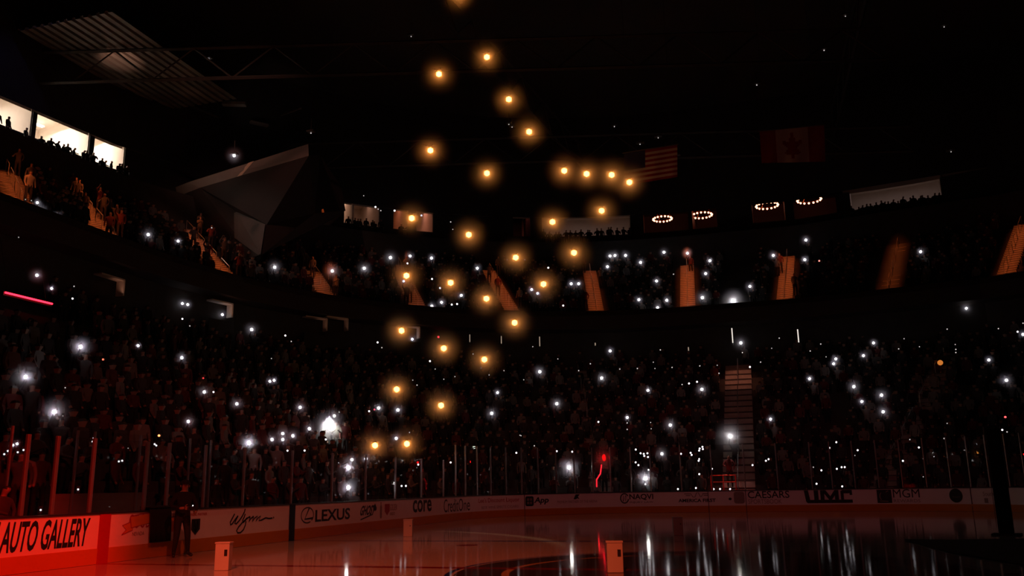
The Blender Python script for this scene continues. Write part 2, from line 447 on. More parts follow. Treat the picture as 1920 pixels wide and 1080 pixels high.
# data measured from the place, in metres: [x, y, z, ...]
DATA = {'PH': [[-34.71, 30.69, 31.0, 1.0, 'roof', 'small white roof lamp up in the dark steelwork', 60.5, 0, ''],
 [-30.17, 27.92, 22.2, 2.0, 'roof', 'bright white roof lamp up in the dark steelwork', 54.6, 0, ''],
 [-38.96, 31.17, 31.0, 0.3, 'roof', 'faint pinpoint white roof lamp up in the dark steelwork, first from left', 62.1, 0, ''],
 [-20.03, 32.33, 31.0, 0.4, 'roof', 'faint pinpoint white roof lamp up in the dark steelwork, third from left', 57.8, 0, ''],
 [-25.9, 29.89, 23.91, 0.6, 'roof', 'faint pinpoint white roof lamp up in the dark steelwork, second from left', 55.6, 0, ''],
 [-9.81, 51.66, 31.0, 0.3, 'roof', 'faint pinpoint white roof lamp up in the dark steelwork, sixth from left', 73.0, 0, ''],
 [-5.78, 37.17, 23.22, 0.3, 'roof', 'faint pinpoint white roof lamp up in the dark steelwork, seventh from left', 56.6, 0, ''],
 [-4.58, 37.2, 23.52, 0.3, 'roof', 'faint pinpoint white roof lamp up in the dark steelwork, eighth from left', 56.4, 0, ''],
 [-3.51, 37.79, 22.3, 0.3, 'roof', 'faint pinpoint white roof lamp up in the dark steelwork, ninth from left', 56.3, 0, ''],
 [1.94, 47.49, 31.0, 0.6, 'roof', 'faint pinpoint white roof lamp up in the dark steelwork, tenth from left', 65.8, 0, ''],
 [6.62, 43.4, 31.0, 0.5, 'roof', 'faint pinpoint white roof lamp up in the dark steelwork, twelfth from left', 60.7, 0, ''],
 [14.19, 42.61, 31.0, 0.3, 'roof', 'faint pinpoint white roof lamp up in the dark steelwork, fourteenth from left', 57.8, 0, ''],
 [7.75, 39.01, 31.0, 0.3, 'roof', 'faint pinpoint white roof lamp up in the dark steelwork, thirteenth from left', 56.2, 0, ''],
 [-18.12, 48.29, 31.0, 0.4, 'roof', 'faint pinpoint white roof lamp up in the dark steelwork, fourth from left', 72.2, 0, ''],
 [-18.03, 48.91, 31.0, 0.4, 'roof', 'faint pinpoint white roof lamp up in the dark steelwork, fifth from left', 72.7, 0, ''],
 [3.84, 38.37, 21.19, 0.3, 'roof', 'faint pinpoint white roof lamp up in the dark steelwork, eleventh from left', 54.6, 0, ''],
 [12.52, 37.56, 20.4, 0.3, 'roof', 'faint pinpoint white roof lamp up in the dark steelwork, fifteenth from left', 51.2, 0, ''],
 [-30.98, 13.57, 14.76, 0.4, 'up', 'faint pinpoint phone torch, upper deck, after the first lit upper staircase, first from left', 39.8, 18.03, 'after the first lit upper staircase'],
 [-30.96, 13.88, 14.8, 0.3, 'up', 'faint pinpoint phone torch, upper deck, after the first lit upper staircase, second from left', 40.1, 18.01, 'after the first lit upper staircase'],
 [-30.97, 14.23, 14.81, 1.5, 'up', 'small bright phone torch, upper deck, after the first lit upper staircase, first from left', 40.4, 18.02, 'after the first lit upper staircase'],
 [-30.97, 14.49, 14.5, 2.0, 'up', 'bright phone torch, upper deck, after the first lit upper staircase', 40.6, 18.02, 'after the first lit upper staircase'],
 [-30.96, 15.5, 14.54, 1.5, 'up', 'small bright phone torch, upper deck, after the first lit upper staircase, second from left', 41.5, 18.01, 'after the first lit upper staircase'],
 [-30.0, 15.31, 13.34, 2.0, 'ring', 'bright phone torch, suite level, left of the red centre line', 40.8, 17.42, 'left of the red centre line'],
 [-30.0, 12.54, 12.56, 0.4, 'ring', 'faint pinpoint phone torch, suite level, left of the red centre line, first from left', 38.1, 17.42, 'left of the red centre line'],
 [-30.96, 21.73, 15.33, 2.2, 'up', 'bright phone torch, upper deck, after the second lit upper staircase', 47.5, 18.01, 'after the second lit upper staircase'],
 [-30.88, 24.12, 15.6, 1.8, 'up', 'small bright phone torch, upper deck, after the second lit upper staircase', 49.8, 18.02, 'after the second lit upper staircase'],
 [-34.72, 32.24, 19.12, 0.5, 'up', 'faint pinpoint phone torch, upper deck, after the third lit upper staircase, first from left', 59.3, 23.46, 'after the third lit upper staircase'],
 [-30.14, 28.49, 14.5, 0.6, 'up', 'faint pinpoint phone torch, upper deck, after the third lit upper staircase, second from left', 53.4, 18.01, 'after the third lit upper staircase'],
 [-28.35, 12.16, 10.6, 2.2, 'low', 'bright phone torch, lower bowl, left of the red centre line', 36.8, 15.4, 'left of the red centre line'],
 [-27.14, 11.82, 9.85, 1.8, 'low', 'small bright phone torch, lower bowl, left of the red centre line, third from left', 36.0, 14.19, 'left of the red centre line'],
 [-28.23, 14.11, 10.53, 0.5, 'low', 'faint pinpoint phone torch, lower bowl, left of the red centre line, third from left', 38.6, 15.28, 'left of the red centre line'],
 [-26.53, 12.36, 9.48, 0.8, 'low', 'small phone torch, lower bowl, left of the red centre line, first from left', 36.2, 13.58, 'left of the red centre line'],
 [-29.94, 23.68, 11.75, 1.5, 'ring', 'small bright phone torch, suite level, above the black drape, first from left', 48.3, 17.42, 'above the black drape'],
 [-29.91, 24.1, 11.77, 1.5, 'ring', 'small bright phone torch, suite level, above the black drape, second from left', 48.7, 17.4, 'above the black drape'],
 [-29.54, 26.81, 11.66, 1.8, 'ring', 'small bright phone torch, suite level, above the script lettering', 51.1, 17.13, 'above the script lettering'],
 [-27.76, 20.99, 10.24, 0.8, 'low', 'small phone torch, lower bowl, above the black drape, third from left', 44.8, 14.81, 'above the black drape'],
 [-26.99, 20.62, 9.75, 0.6, 'low', 'faint pinpoint phone torch, lower bowl, above the black drape', 44.1, 14.04, 'above the black drape'],
 [-27.98, 27.54, 10.78, 2.0, 'low', 'bright phone torch, lower bowl, above the script lettering, second from left', 51.1, 15.68, 'above the script lettering'],
 [-30.0, 15.86, 13.12, 0.3, 'ring', 'faint pinpoint phone torch, suite level, left of the red centre line, second from left', 41.3, 17.42, 'left of the red centre line'],
 [-31.56, 48.61, 26.38, 0.4, 'club', 'faint pinpoint white phone light on the top club level, first from left', 75.3, 29.5, ''],
 [-30.79, 49.38, 25.5, 0.8, 'club', 'small white phone light on the top club level, first from left', 75.6, 29.5, ''],
 [-30.61, 49.55, 25.34, 0.6, 'club', 'faint pinpoint white phone light on the top club level, second from left', 75.6, 29.5, ''],
 [-30.43, 49.71, 25.23, 0.5, 'club', 'faint pinpoint white phone light on the top club level, third from left', 75.7, 29.5, ''],
 [-29.5, 50.56, 25.38, 0.8, 'club', 'small white phone light on the top club level, second from left', 76.3, 29.5, ''],
 [-27.6, 52.12, 25.2, 0.8, 'club', 'small white phone light on the top club level, third from left', 77.1, 29.5, ''],
 [-25.4, 53.69, 24.82, 0.6, 'club', 'faint pinpoint white phone light on the top club level, fourth from left', 77.9, 29.5, ''],
 [-25.24, 53.8, 24.13, 0.3, 'club', 'faint pinpoint white phone light on the top club level, fifth from left', 77.8, 29.5, ''],
 [-29.17, 31.53, 15.65, 2.1, 'up', 'bright phone torch, upper deck, after the third lit upper staircase', 56.3, 18.01, 'after the third lit upper staircase'],
 [-27.78, 36.63, 16.47, 2.1, 'up', 'bright phone torch, upper deck, after the fourth lit upper staircase, first from left', 60.8, 19.05, 'after the fourth lit upper staircase'],
 [-27.19, 40.38, 17.5, 2.0, 'up', 'bright phone torch, upper deck, after the fourth lit upper staircase, second from left', 64.4, 20.76, 'after the fourth lit upper staircase'],
 [-27.39, 45.34, 19.58, 2.0, 'up', 'bright phone torch, upper deck, after the fourth lit upper staircase, third from left', 69.5, 24.24, 'after the fourth lit upper staircase'],
 [-26.58, 47.4, 20.16, 1.8, 'up', 'small bright phone torch, upper deck, after the fifth lit upper staircase, first from left', 71.3, 25.2, 'after the fifth lit upper staircase'],
 [-25.88, 45.3, 18.95, 1.2, 'up', 'small phone torch, upper deck, after the fifth lit upper staircase, first from left', 68.9, 23.17, 'after the fifth lit upper staircase'],
 [-25.12, 48.49, 20.11, 1.8, 'up', 'small bright phone torch, upper deck, after the fifth lit upper staircase, second from left', 71.9, 25.11, 'after the fifth lit upper staircase'],
 [-21.24, 48.94, 19.0, 1.8, 'up', 'small bright phone torch, upper deck, after the fifth lit upper staircase, sixth from left', 71.0, 23.25, 'after the fifth lit upper staircase'],
 [-23.05, 43.57, 17.04, 1.0, 'up', 'small phone torch, upper deck, after the fifth lit upper staircase, second from left', 66.1, 20.0, 'after the fifth lit upper staircase'],
 [-24.23, 40.95, 16.39, 1.5, 'up', 'small bright phone torch, upper deck, after the fourth lit upper staircase', 63.8, 18.91, 'after the fourth lit upper staircase'],
 [-21.84, 42.18, 15.93, 1.2, 'up', 'small phone torch, upper deck, after the fifth lit upper staircase, third from left', 64.2, 18.15, 'after the fifth lit upper staircase'],
 [-20.5, 43.11, 15.45, 1.8, 'up', 'small bright phone torch, upper deck, after the fifth lit upper staircase, fifth from left', 64.6, 18.03, 'after the fifth lit upper staircase'],
 [-22.26, 41.64, 14.48, 1.8, 'up', 'small bright phone torch, upper deck, after the fifth lit upper staircase, third from left', 63.5, 18.02, 'after the fifth lit upper staircase'],
 [-21.7, 42.14, 14.82, 1.5, 'up', 'small bright phone torch, upper deck, after the fifth lit upper staircase, fourth from left', 63.9, 18.03, 'after the fifth lit upper staircase'],
 [-21.08, 42.63, 14.7, 1.2, 'up', 'small phone torch, upper deck, after the fifth lit upper staircase, fourth from left', 64.1, 18.01, 'after the fifth lit upper staircase'],
 [-20.76, 42.91, 14.77, 1.0, 'up', 'small phone torch, upper deck, after the fifth lit upper staircase, fifth from left', 64.3, 18.03, 'after the fifth lit upper staircase'],
 [-22.28, 41.6, 14.23, 0.6, 'up', 'faint pinpoint phone torch, upper deck, after the fifth lit upper staircase', 63.4, 18.01, 'after the fifth lit upper staircase'],
 [-21.44, 41.07, 13.71, 0.6, 'ring', 'faint pinpoint phone torch, suite level, above the curved corner lettering, first from left', 62.5, 17.43, 'above the curved corner lettering'],
 [-20.53, 41.84, 13.71, 0.5, 'ring', 'faint pinpoint phone torch, suite level, above the curved corner lettering, second from left', 63.0, 17.42, 'above the curved corner lettering'],
 [-27.25, 30.05, 10.77, 0.8, 'low', 'small phone torch, lower bowl, above the script lettering, second from left', 53.2, 15.68, 'above the script lettering'],
 [-26.57, 29.65, 10.3, 0.6, 'low', 'faint pinpoint phone torch, lower bowl, above the script lettering, second from left', 52.6, 14.92, 'above the script lettering'],
 [-22.93, 39.63, 11.75, 1.8, 'ring', 'small bright phone torch, suite level, above the curved corner lettering', 61.2, 17.33, 'above the curved corner lettering'],
 [-24.32, 36.94, 11.2, 0.9, 'low', 'small phone torch, lower bowl, above the bottle emblem, second from left', 58.9, 16.37, 'above the bottle emblem'],
 [-23.74, 36.4, 10.72, 0.6, 'low', 'faint pinpoint phone torch, lower bowl, above the bottle emblem', 58.2, 15.59, 'above the bottle emblem'],
 [-24.79, 24.79, 8.5, 0.3, 'low', 'faint pinpoint phone torch, lower bowl, above the script lettering, first from left', 47.1, 12.03, 'above the script lettering'],
 [-21.94, 20.29, 6.62, 1.8, 'low', 'small bright phone torch, lower bowl, above the script lettering, first from left', 41.7, 8.99, 'above the script lettering'],
 [-22.18, 21.03, 6.76, 1.8, 'low', 'small bright phone torch, lower bowl, above the script lettering, second from left', 42.5, 9.23, 'above the script lettering'],
 [-20.76, 37.66, 9.8, 0.8, 'low', 'small phone torch, lower bowl, above the curved corner lettering', 58.3, 14.12, 'above the curved corner lettering'],
 [-18.9, 41.14, 10.65, 0.6, 'low', 'faint pinpoint phone torch, lower bowl, above the curved corner lettering, seventh from left', 61.2, 15.49, 'above the curved corner lettering'],
 [-17.73, 39.46, 9.39, 0.6, 'low', 'faint pinpoint phone torch, lower bowl, above the square app emblem, first from left', 59.0, 13.45, 'above the square app emblem'],
 [-19.89, 33.46, 7.7, 0.5, 'low', 'faint pinpoint phone torch, lower bowl, above the curved corner lettering, third from left', 53.7, 10.74, 'above the curved corner lettering'],
 [-20.04, 36.83, 9.12, 0.3, 'low', 'faint pinpoint phone torch, lower bowl, above the curved corner lettering, fourth from left', 57.2, 13.03, 'above the curved corner lettering'],
 [-19.08, 35.94, 8.3, 0.3, 'low', 'faint pinpoint phone torch, lower bowl, above the curved corner lettering, fifth from left', 55.9, 11.72, 'above the curved corner lettering'],
 [-20.34, 33.83, 8.07, 0.3, 'low', 'faint pinpoint phone torch, lower bowl, above the curved corner lettering, second from left', 54.2, 11.32, 'above the curved corner lettering'],
 [-18.68, 36.92, 8.56, 0.3, 'low', 'faint pinpoint phone torch, lower bowl, above the curved corner lettering, sixth from left', 56.7, 12.13, 'above the curved corner lettering'],
 [-16.04, 52.18, 19.34, 1.2, 'up', 'small phone torch, upper deck, after the sixth lit upper staircase, first from left', 72.6, 23.84, 'after the sixth lit upper staircase'],
 [-19.79, 52.62, 20.5, 0.4, 'up', 'faint pinpoint phone torch, upper deck, after the sixth lit upper staircase, first from left', 74.4, 25.75, 'after the sixth lit upper staircase'],
 [-18.43, 53.39, 20.56, 0.4, 'up', 'faint pinpoint phone torch, upper deck, after the sixth lit upper staircase, second from left', 74.7, 25.87, 'after the sixth lit upper staircase'],
 [-13.41, 49.07, 17.05, 1.8, 'up', 'small bright phone torch, upper deck, after the sixth lit upper staircase, third from left', 68.5, 20.02, 'after the sixth lit upper staircase'],
 [-12.84, 49.24, 17.04, 1.8, 'up', 'small bright phone torch, upper deck, after the sixth lit upper staircase, fourth from left', 68.5, 20.01, 'after the sixth lit upper staircase'],
 [-16.0, 46.65, 16.28, 1.5, 'up', 'small bright phone torch, upper deck, after the sixth lit upper staircase, first from left', 66.8, 18.73, 'after the sixth lit upper staircase'],
 [-15.4, 46.15, 15.83, 1.5, 'up', 'small bright phone torch, upper deck, after the sixth lit upper staircase, second from left', 66.0, 18.03, 'after the sixth lit upper staircase'],
 [-13.59, 46.87, 14.87, 1.0, 'up', 'small phone torch, upper deck, after the sixth lit upper staircase, second from left', 66.0, 18.0, 'after the sixth lit upper staircase'],
 [-11.49, 56.36, 20.99, 1.5, 'up', 'small bright phone torch, upper deck, after the seventh lit upper staircase, second from left', 75.6, 26.58, 'after the seventh lit upper staircase'],
 [-11.09, 56.54, 21.04, 1.5, 'up', 'small bright phone torch, upper deck, after the seventh lit upper staircase, third from left', 75.7, 26.68, 'after the seventh lit upper staircase'],
 [-10.16, 56.55, 20.96, 1.6, 'up', 'small bright phone torch, upper deck, after the seventh lit upper staircase, fourth from left', 75.4, 26.52, 'after the seventh lit upper staircase'],
 [-11.26, 53.6, 19.34, 1.4, 'up', 'small bright phone torch, upper deck, after the seventh lit upper staircase, first from left', 72.6, 23.83, 'after the seventh lit upper staircase'],
 [-8.63, 54.75, 19.75, 1.6, 'up', 'small bright phone torch, upper deck, after the seventh lit upper staircase, sixth from left', 73.0, 24.52, 'after the seventh lit upper staircase'],
 [-6.89, 57.17, 21.09, 1.8, 'up', 'small bright phone torch, upper deck, after the seventh lit upper staircase, ninth from left', 75.1, 26.75, 'after the seventh lit upper staircase'],
 [-4.83, 56.46, 20.62, 1.5, 'up', 'small bright phone torch, upper deck, after the eighth lit upper staircase, first from left', 73.7, 25.96, 'after the eighth lit upper staircase'],
 [-2.86, 54.07, 19.19, 1.8, 'up', 'small bright phone torch, upper deck, after the eighth lit upper staircase, fourth from left', 70.6, 23.57, 'after the eighth lit upper staircase'],
 [-3.08, 51.22, 17.47, 1.6, 'up', 'small bright phone torch, upper deck, after the eighth lit upper staircase, third from left', 67.7, 20.72, 'after the eighth lit upper staircase'],
 [-5.61, 51.64, 17.74, 0.7, 'up', 'faint pinpoint phone torch, upper deck, after the seventh lit upper staircase, second from left', 68.8, 21.16, 'after the seventh lit upper staircase'],
 [-6.82, 50.28, 16.98, 1.6, 'up', 'small bright phone torch, upper deck, after the seventh lit upper staircase, seventh from left', 67.7, 19.88, 'after the seventh lit upper staircase'],
 [-7.99, 48.29, 15.17, 1.6, 'up', 'small bright phone torch, upper deck, after the seventh lit upper staircase, fifth from left', 65.8, 18.03, 'after the seventh lit upper staircase'],
 [-5.91, 48.47, 15.0, 1.6, 'up', 'small bright phone torch, upper deck, after the seventh lit upper staircase, tenth from left', 65.4, 18.01, 'after the seventh lit upper staircase'],
 [-6.62, 48.41, 14.47, 1.7, 'up', 'small bright phone torch, upper deck, after the seventh lit upper staircase, eighth from left', 65.4, 18.0, 'after the seventh lit upper staircase'],
 [-5.89, 48.47, 13.97, 0.8, 'up', 'small phone torch, upper deck, after the seventh lit upper staircase', 65.1, 18.01, 'after the seventh lit upper staircase'],
 [-3.26, 48.51, 15.0, 1.9, 'up', 'small bright phone torch, upper deck, after the eighth lit upper staircase, second from left', 64.6, 18.01, 'after the eighth lit upper staircase'],
 [-1.03, 48.51, 14.58, 2.5, 'up', 'glaring phone torch, upper deck, after the eighth lit upper staircase', 63.9, 18.01, 'after the eighth lit upper staircase'],
 [-10.3, 47.86, 14.18, 0.6, 'up', 'faint pinpoint phone torch, upper deck, after the seventh lit upper staircase, first from left', 65.8, 18.02, 'after the seventh lit upper staircase'],
 [-9.94, 45.93, 11.01, 1.6, 'low', 'small bright phone torch, lower bowl, around the red light stick, second from left', 63.2, 16.06, 'around the red light stick'],
 [-9.87, 41.88, 8.56, 1.9, 'low', 'small bright phone torch, lower bowl, around the red light stick, first from left', 58.9, 12.12, 'around the red light stick'],
 [-14.07, 41.29, 9.15, 1.9, 'low', 'small bright phone torch, lower bowl, above the square app emblem, second from left', 59.6, 13.07, 'above the square app emblem'],
 [-15.74, 36.9, 7.37, 1.4, 'low', 'small bright phone torch, lower bowl, above the square app emblem, first from left', 55.6, 10.21, 'above the square app emblem'],
 [-6.59, 40.72, 7.45, 1.8, 'low', 'small bright phone torch, lower bowl, above the ringed N emblem, second from left', 56.6, 10.35, 'above the ringed N emblem'],
 [-3.12, 40.67, 7.35, 2.2, 'low', 'bright phone torch, lower bowl, above the winged emblem', 55.6, 10.17, 'above the winged emblem'],
 [-0.67, 46.78, 11.14, 1.9, 'low', 'small bright phone torch, lower bowl, around the lit lower stairs', 61.4, 16.28, 'around the lit lower stairs'],
 [-6.34, 46.37, 10.93, 0.6, 'low', 'faint pinpoint phone torch, lower bowl, above the ringed N emblem, ninth from left', 62.6, 15.94, 'above the ringed N emblem'],
 [-10.99, 43.71, 9.84, 0.6, 'low', 'faint pinpoint phone torch, lower bowl, around the red light stick, third from left', 61.2, 14.18, 'around the red light stick'],
 [-11.59, 42.51, 9.24, 0.6, 'low', 'faint pinpoint phone torch, lower bowl, around the red light stick, second from left', 60.1, 13.23, 'around the red light stick'],
 [-8.85, 43.37, 9.3, 0.5, 'low', 'faint pinpoint phone torch, lower bowl, above the ringed N emblem, first from left', 60.1, 13.32, 'above the ringed N emblem'],
 [-7.65, 43.56, 9.3, 0.5, 'low', 'faint pinpoint phone torch, lower bowl, above the ringed N emblem, fourth from left', 60.0, 13.3, 'above the ringed N emblem'],
 [-5.28, 43.76, 9.27, 0.6, 'low', 'faint pinpoint phone torch, lower bowl, above the ringed N emblem, tenth from left', 59.5, 13.27, 'above the ringed N emblem'],
 [-6.44, 43.62, 9.24, 0.4, 'low', 'faint pinpoint phone torch, lower bowl, above the ringed N emblem, eighth from left', 59.7, 13.21, 'above the ringed N emblem'],
 [-3.4, 43.77, 9.27, 0.5, 'low', 'faint pinpoint phone torch, lower bowl, above the winged emblem, second from left', 59.0, 13.27, 'above the winged emblem'],
 [-6.65, 44.53, 9.81, 0.4, 'low', 'faint pinpoint phone torch, lower bowl, above the ringed N emblem, seventh from left', 60.7, 14.14, 'above the ringed N emblem'],
 [-3.48, 41.66, 7.96, 0.8, 'low', 'small phone torch, lower bowl, above the winged emblem, second from left', 56.7, 11.16, 'above the winged emblem'],
 [-3.99, 41.51, 7.86, 0.8, 'low', 'small phone torch, lower bowl, above the winged emblem, first from left', 56.7, 11.01, 'above the winged emblem'],
 [-4.43, 41.39, 7.8, 0.5, 'low', 'faint pinpoint phone torch, lower bowl, above the winged emblem, first from left', 56.7, 10.89, 'above the winged emblem'],
 [-2.09, 42.62, 8.56, 0.5, 'low', 'faint pinpoint phone torch, lower bowl, around the lit lower stairs, second from left', 57.4, 12.12, 'around the lit lower stairs'],
 [-16.96, 38.87, 8.8, 0.4, 'low', 'faint pinpoint phone torch, lower bowl, above the square app emblem, second from left', 58.1, 12.51, 'above the square app emblem'],
 [-16.3, 40.13, 9.21, 0.3, 'low', 'faint pinpoint phone torch, lower bowl, above the square app emblem, third from left', 59.2, 13.17, 'above the square app emblem'],
 [-14.76, 39.64, 8.45, 0.3, 'low', 'faint pinpoint phone torch, lower bowl, above the square app emblem, sixth from left', 58.1, 11.94, 'above the square app emblem'],
 [-13.35, 43.69, 10.32, 0.4, 'low', 'faint pinpoint phone torch, lower bowl, around the red light stick, first from left', 61.9, 14.95, 'around the red light stick'],
 [-15.51, 44.82, 11.51, 0.3, 'low', 'faint pinpoint phone torch, lower bowl, above the square app emblem, seventh from left', 63.9, 16.87, 'above the square app emblem'],
 [-2.23, 43.7, 9.24, 0.3, 'low', 'faint pinpoint phone torch, lower bowl, around the lit lower stairs, first from left', 58.6, 13.2, 'around the lit lower stairs'],
 [-0.57, 45.34, 10.24, 0.5, 'low', 'faint pinpoint phone torch, lower bowl, around the lit lower stairs, third from left', 59.9, 14.84, 'around the lit lower stairs'],
 [4.85, 57.12, 21.01, 1.8, 'up', 'small bright phone torch, upper deck, after the ninth lit upper staircase, second from left', 71.7, 26.62, 'after the ninth lit upper staircase'],
 [2.13, 54.0, 19.15, 1.8, 'up', 'small bright phone torch, upper deck, after the eighth lit upper staircase, sixth from left', 69.2, 23.5, 'after the eighth lit upper staircase'],
 [4.41, 52.4, 18.19, 1.6, 'up', 'small bright phone torch, upper deck, after the ninth lit upper staircase, first from left', 66.8, 21.9, 'after the ninth lit upper staircase'],
 [12.27, 50.22, 17.51, 1.8, 'up', 'small bright phone torch, upper deck, after the tenth lit upper staircase', 62.4, 20.79, 'after the tenth lit upper staircase'],
 [0.23, 48.5, 15.57, 1.8, 'up', 'small bright phone torch, upper deck, after the eighth lit upper staircase, fifth from left', 63.8, 18.0, 'after the eighth lit upper staircase'],
 [13.84, 45.75, 12.36, 1.8, 'ring', 'small bright phone torch, suite level, near the tall black post', 56.7, 17.42, 'near the tall black post'],
 [7.91, 45.25, 10.36, 1.8, 'low', 'small bright phone torch, lower bowl, above the square lion emblem', 57.4, 15.01, 'above the square lion emblem'],
 [7.06, 43.73, 9.35, 1.8, 'low', 'small bright phone torch, lower bowl, above the large block letters, sixth from left', 56.0, 13.39, 'above the large block letters'],
 [5.35, 43.68, 9.23, 1.8, 'low', 'small bright phone torch, lower bowl, above the large block letters, fourth from left', 56.4, 13.2, 'above the large block letters'],
 [5.15, 43.09, 8.85, 1.8, 'low', 'small bright phone torch, lower bowl, above the large block letters, third from left', 55.8, 12.61, 'above the large block letters'],
 [3.53, 41.36, 7.77, 1.8, 'low', 'small bright phone torch, lower bowl, above the large block letters, second from left', 54.4, 10.86, 'above the large block letters'],
 [5.98, 40.09, 7.02, 2.2, 'low', 'bright phone torch, lower bowl, above the large block letters', 52.4, 9.66, 'above the large block letters'],
 [13.46, 39.87, 8.19, 1.7, 'low', 'small bright phone torch, lower bowl, near the tall black post, first from left', 50.3, 11.52, 'near the tall black post'],
 [13.57, 37.04, 6.69, 2.2, 'low', 'bright phone torch, lower bowl, near the tall black post', 47.3, 9.1, 'near the tall black post'],
 [6.86, 47.43, 11.62, 0.6, 'ring', 'faint pinpoint phone torch, suite level, above the large block letters', 60.0, 17.05, 'above the large block letters'],
 [1.97, 47.14, 11.37, 0.5, 'low', 'faint pinpoint phone torch, lower bowl, above the large block letters, third from left', 61.1, 16.64, 'above the large block letters'],
 [3.87, 44.98, 10.03, 0.5, 'low', 'faint pinpoint phone torch, lower bowl, above the large block letters, fourth from left', 58.2, 14.48, 'above the large block letters'],
 [4.63, 45.88, 10.59, 0.5, 'low', 'faint pinpoint phone torch, lower bowl, above the large block letters, fifth from left', 59.0, 15.38, 'above the large block letters'],
 [1.4, 45.7, 10.47, 0.4, 'low', 'faint pinpoint phone torch, lower bowl, above the large block letters, second from left', 59.7, 15.2, 'above the large block letters'],
 [4.79, 44.05, 9.45, 0.4, 'low', 'faint pinpoint phone torch, lower bowl, above the large block letters, sixth from left', 57.0, 13.55, 'above the large block letters'],
 [9.23, 43.92, 9.69, 0.6, 'low', 'faint pinpoint phone torch, lower bowl, above the square lion emblem, first from left', 55.7, 13.94, 'above the square lion emblem'],
 [9.79, 45.16, 10.51, 0.3, 'low', 'faint pinpoint phone torch, lower bowl, above the square lion emblem, second from left', 56.8, 15.27, 'above the square lion emblem'],
 [10.43, 43.67, 9.72, 0.4, 'low', 'faint pinpoint phone torch, lower bowl, above the square lion emblem, fourth from left', 55.1, 13.99, 'above the square lion emblem'],
 [11.01, 46.69, 11.77, 0.5, 'ring', 'faint pinpoint phone torch, suite level, above the square lion emblem', 58.2, 17.35, 'above the square lion emblem'],
 [12.43, 45.16, 10.97, 0.6, 'low', 'faint pinpoint phone torch, lower bowl, near the tall black post, second from left', 56.2, 16.01, 'near the tall black post'],
 [12.24, 42.24, 9.23, 0.5, 'low', 'faint pinpoint phone torch, lower bowl, near the tall black post, fifth from left', 53.1, 13.2, 'near the tall black post'],
 [12.15, 41.88, 8.99, 0.7, 'low', 'faint pinpoint phone torch, lower bowl, near the tall black post, sixth from left', 52.8, 12.83, 'near the tall black post'],
 [12.36, 42.87, 9.62, 0.4, 'low', 'faint pinpoint phone torch, lower bowl, near the tall black post, fourth from left', 53.8, 13.82, 'near the tall black post'],
 [14.98, 43.31, 10.52, 0.6, 'low', 'faint pinpoint phone torch, lower bowl, near the tall black post, seventh from left', 53.6, 15.28, 'near the tall black post'],
 [15.72, 42.12, 10.08, 1.0, 'low', 'small phone torch, lower bowl, near the tall black post, third from left', 52.2, 14.57, 'near the tall black post'],
 [16.29, 42.96, 10.71, 0.7, 'low', 'faint pinpoint phone torch, lower bowl, near the tall black post, ninth from left', 53.0, 15.59, 'near the tall black post'],
 [15.84, 41.54, 9.81, 1.5, 'low', 'small bright phone torch, lower bowl, near the tall black post, second from left', 51.6, 14.13, 'near the tall black post'],
 [0.61, 43.83, 9.31, 0.5, 'low', 'faint pinpoint phone torch, lower bowl, above the large block letters, first from left', 57.9, 13.33, 'above the large block letters'],
 [-0.09, 43.26, 8.95, 1.0, 'low', 'small phone torch, lower bowl, around the lit lower stairs', 57.5, 12.76, 'around the lit lower stairs'],
 [6.19, 38.35, 5.96, 1.5, 'low', 'small bright phone torch, lower bowl, above the large block letters, fifth from left', 50.5, 7.95, 'above the large block letters'],
 [7.34, 38.77, 6.32, 2.2, 'low', 'bright phone torch, lower bowl, above the square lion emblem, first from left', 50.6, 8.53, 'above the square lion emblem'],
 [7.14, 37.02, 5.23, 2.1, 'low', 'bright phone torch, lower bowl, above the square lion emblem, second from left', 48.8, 6.77, 'above the square lion emblem'],
 [1.0, 36.95, 5.04, 1.6, 'low', 'small bright phone torch, lower bowl, above the large block letters, first from left', 50.4, 6.45, 'above the large block letters'],
 [4.34, 34.5, 3.51, 1.2, 'low', 'small phone torch, lower bowl, above the large block letters', 46.9, 4.0, 'above the large block letters'],
 [3.93, 34.01, 3.2, 1.2, 'glass', 'small phone torch behind rink glass above the large block letters, fifth from left', 46.4, 3.51, 'above the large block letters'],
 [5.32, 33.73, 3.03, 1.0, 'glass', 'small phone torch behind rink glass above the large block letters, tenth from left', 45.8, 3.26, 'above the large block letters'],
 [0.75, 33.13, 2.66, 1.0, 'glass', 'small phone torch behind rink glass above the large block letters, second from left', 46.4, 2.63, 'above the large block letters'],
 [0.61, 33.01, 2.58, 1.2, 'glass', 'small phone torch behind rink glass above the large block letters, first from left', 46.3, 2.51, 'above the large block letters'],
 [-0.09, 32.67, 2.36, 0.8, 'glass', 'small phone torch behind rink glass around the lit lower stairs, third from left', 46.1, 2.17, 'around the lit lower stairs'],
 [3.35, 32.3, 2.01, 1.2, 'glass', 'small phone torch behind rink glass above the large block letters, fourth from left', 44.8, 1.8, 'above the large block letters'],
 [4.11, 32.3, 2.07, 1.2, 'glass', 'small phone torch behind rink glass above the large block letters, sixth from left', 44.6, 1.8, 'above the large block letters'],
 [4.35, 32.33, 2.15, 1.3, 'glass', 'small phone torch behind rink glass above the large block letters, seventh from left', 44.5, 1.83, 'above the large block letters'],
 [4.5, 32.32, 2.15, 1.3, 'glass', 'small phone torch behind rink glass above the large block letters, ninth from left', 44.5, 1.82, 'above the large block letters'],
 [7.3, 32.34, 2.4, 1.0, 'glass', 'small phone torch behind rink glass above the square lion emblem, first from left', 43.8, 2.23, 'above the square lion emblem'],
 [8.23, 33.17, 3.07, 1.0, 'glass', 'small phone torch behind rink glass above the square lion emblem, second from left', 44.4, 3.3, 'above the square lion emblem'],
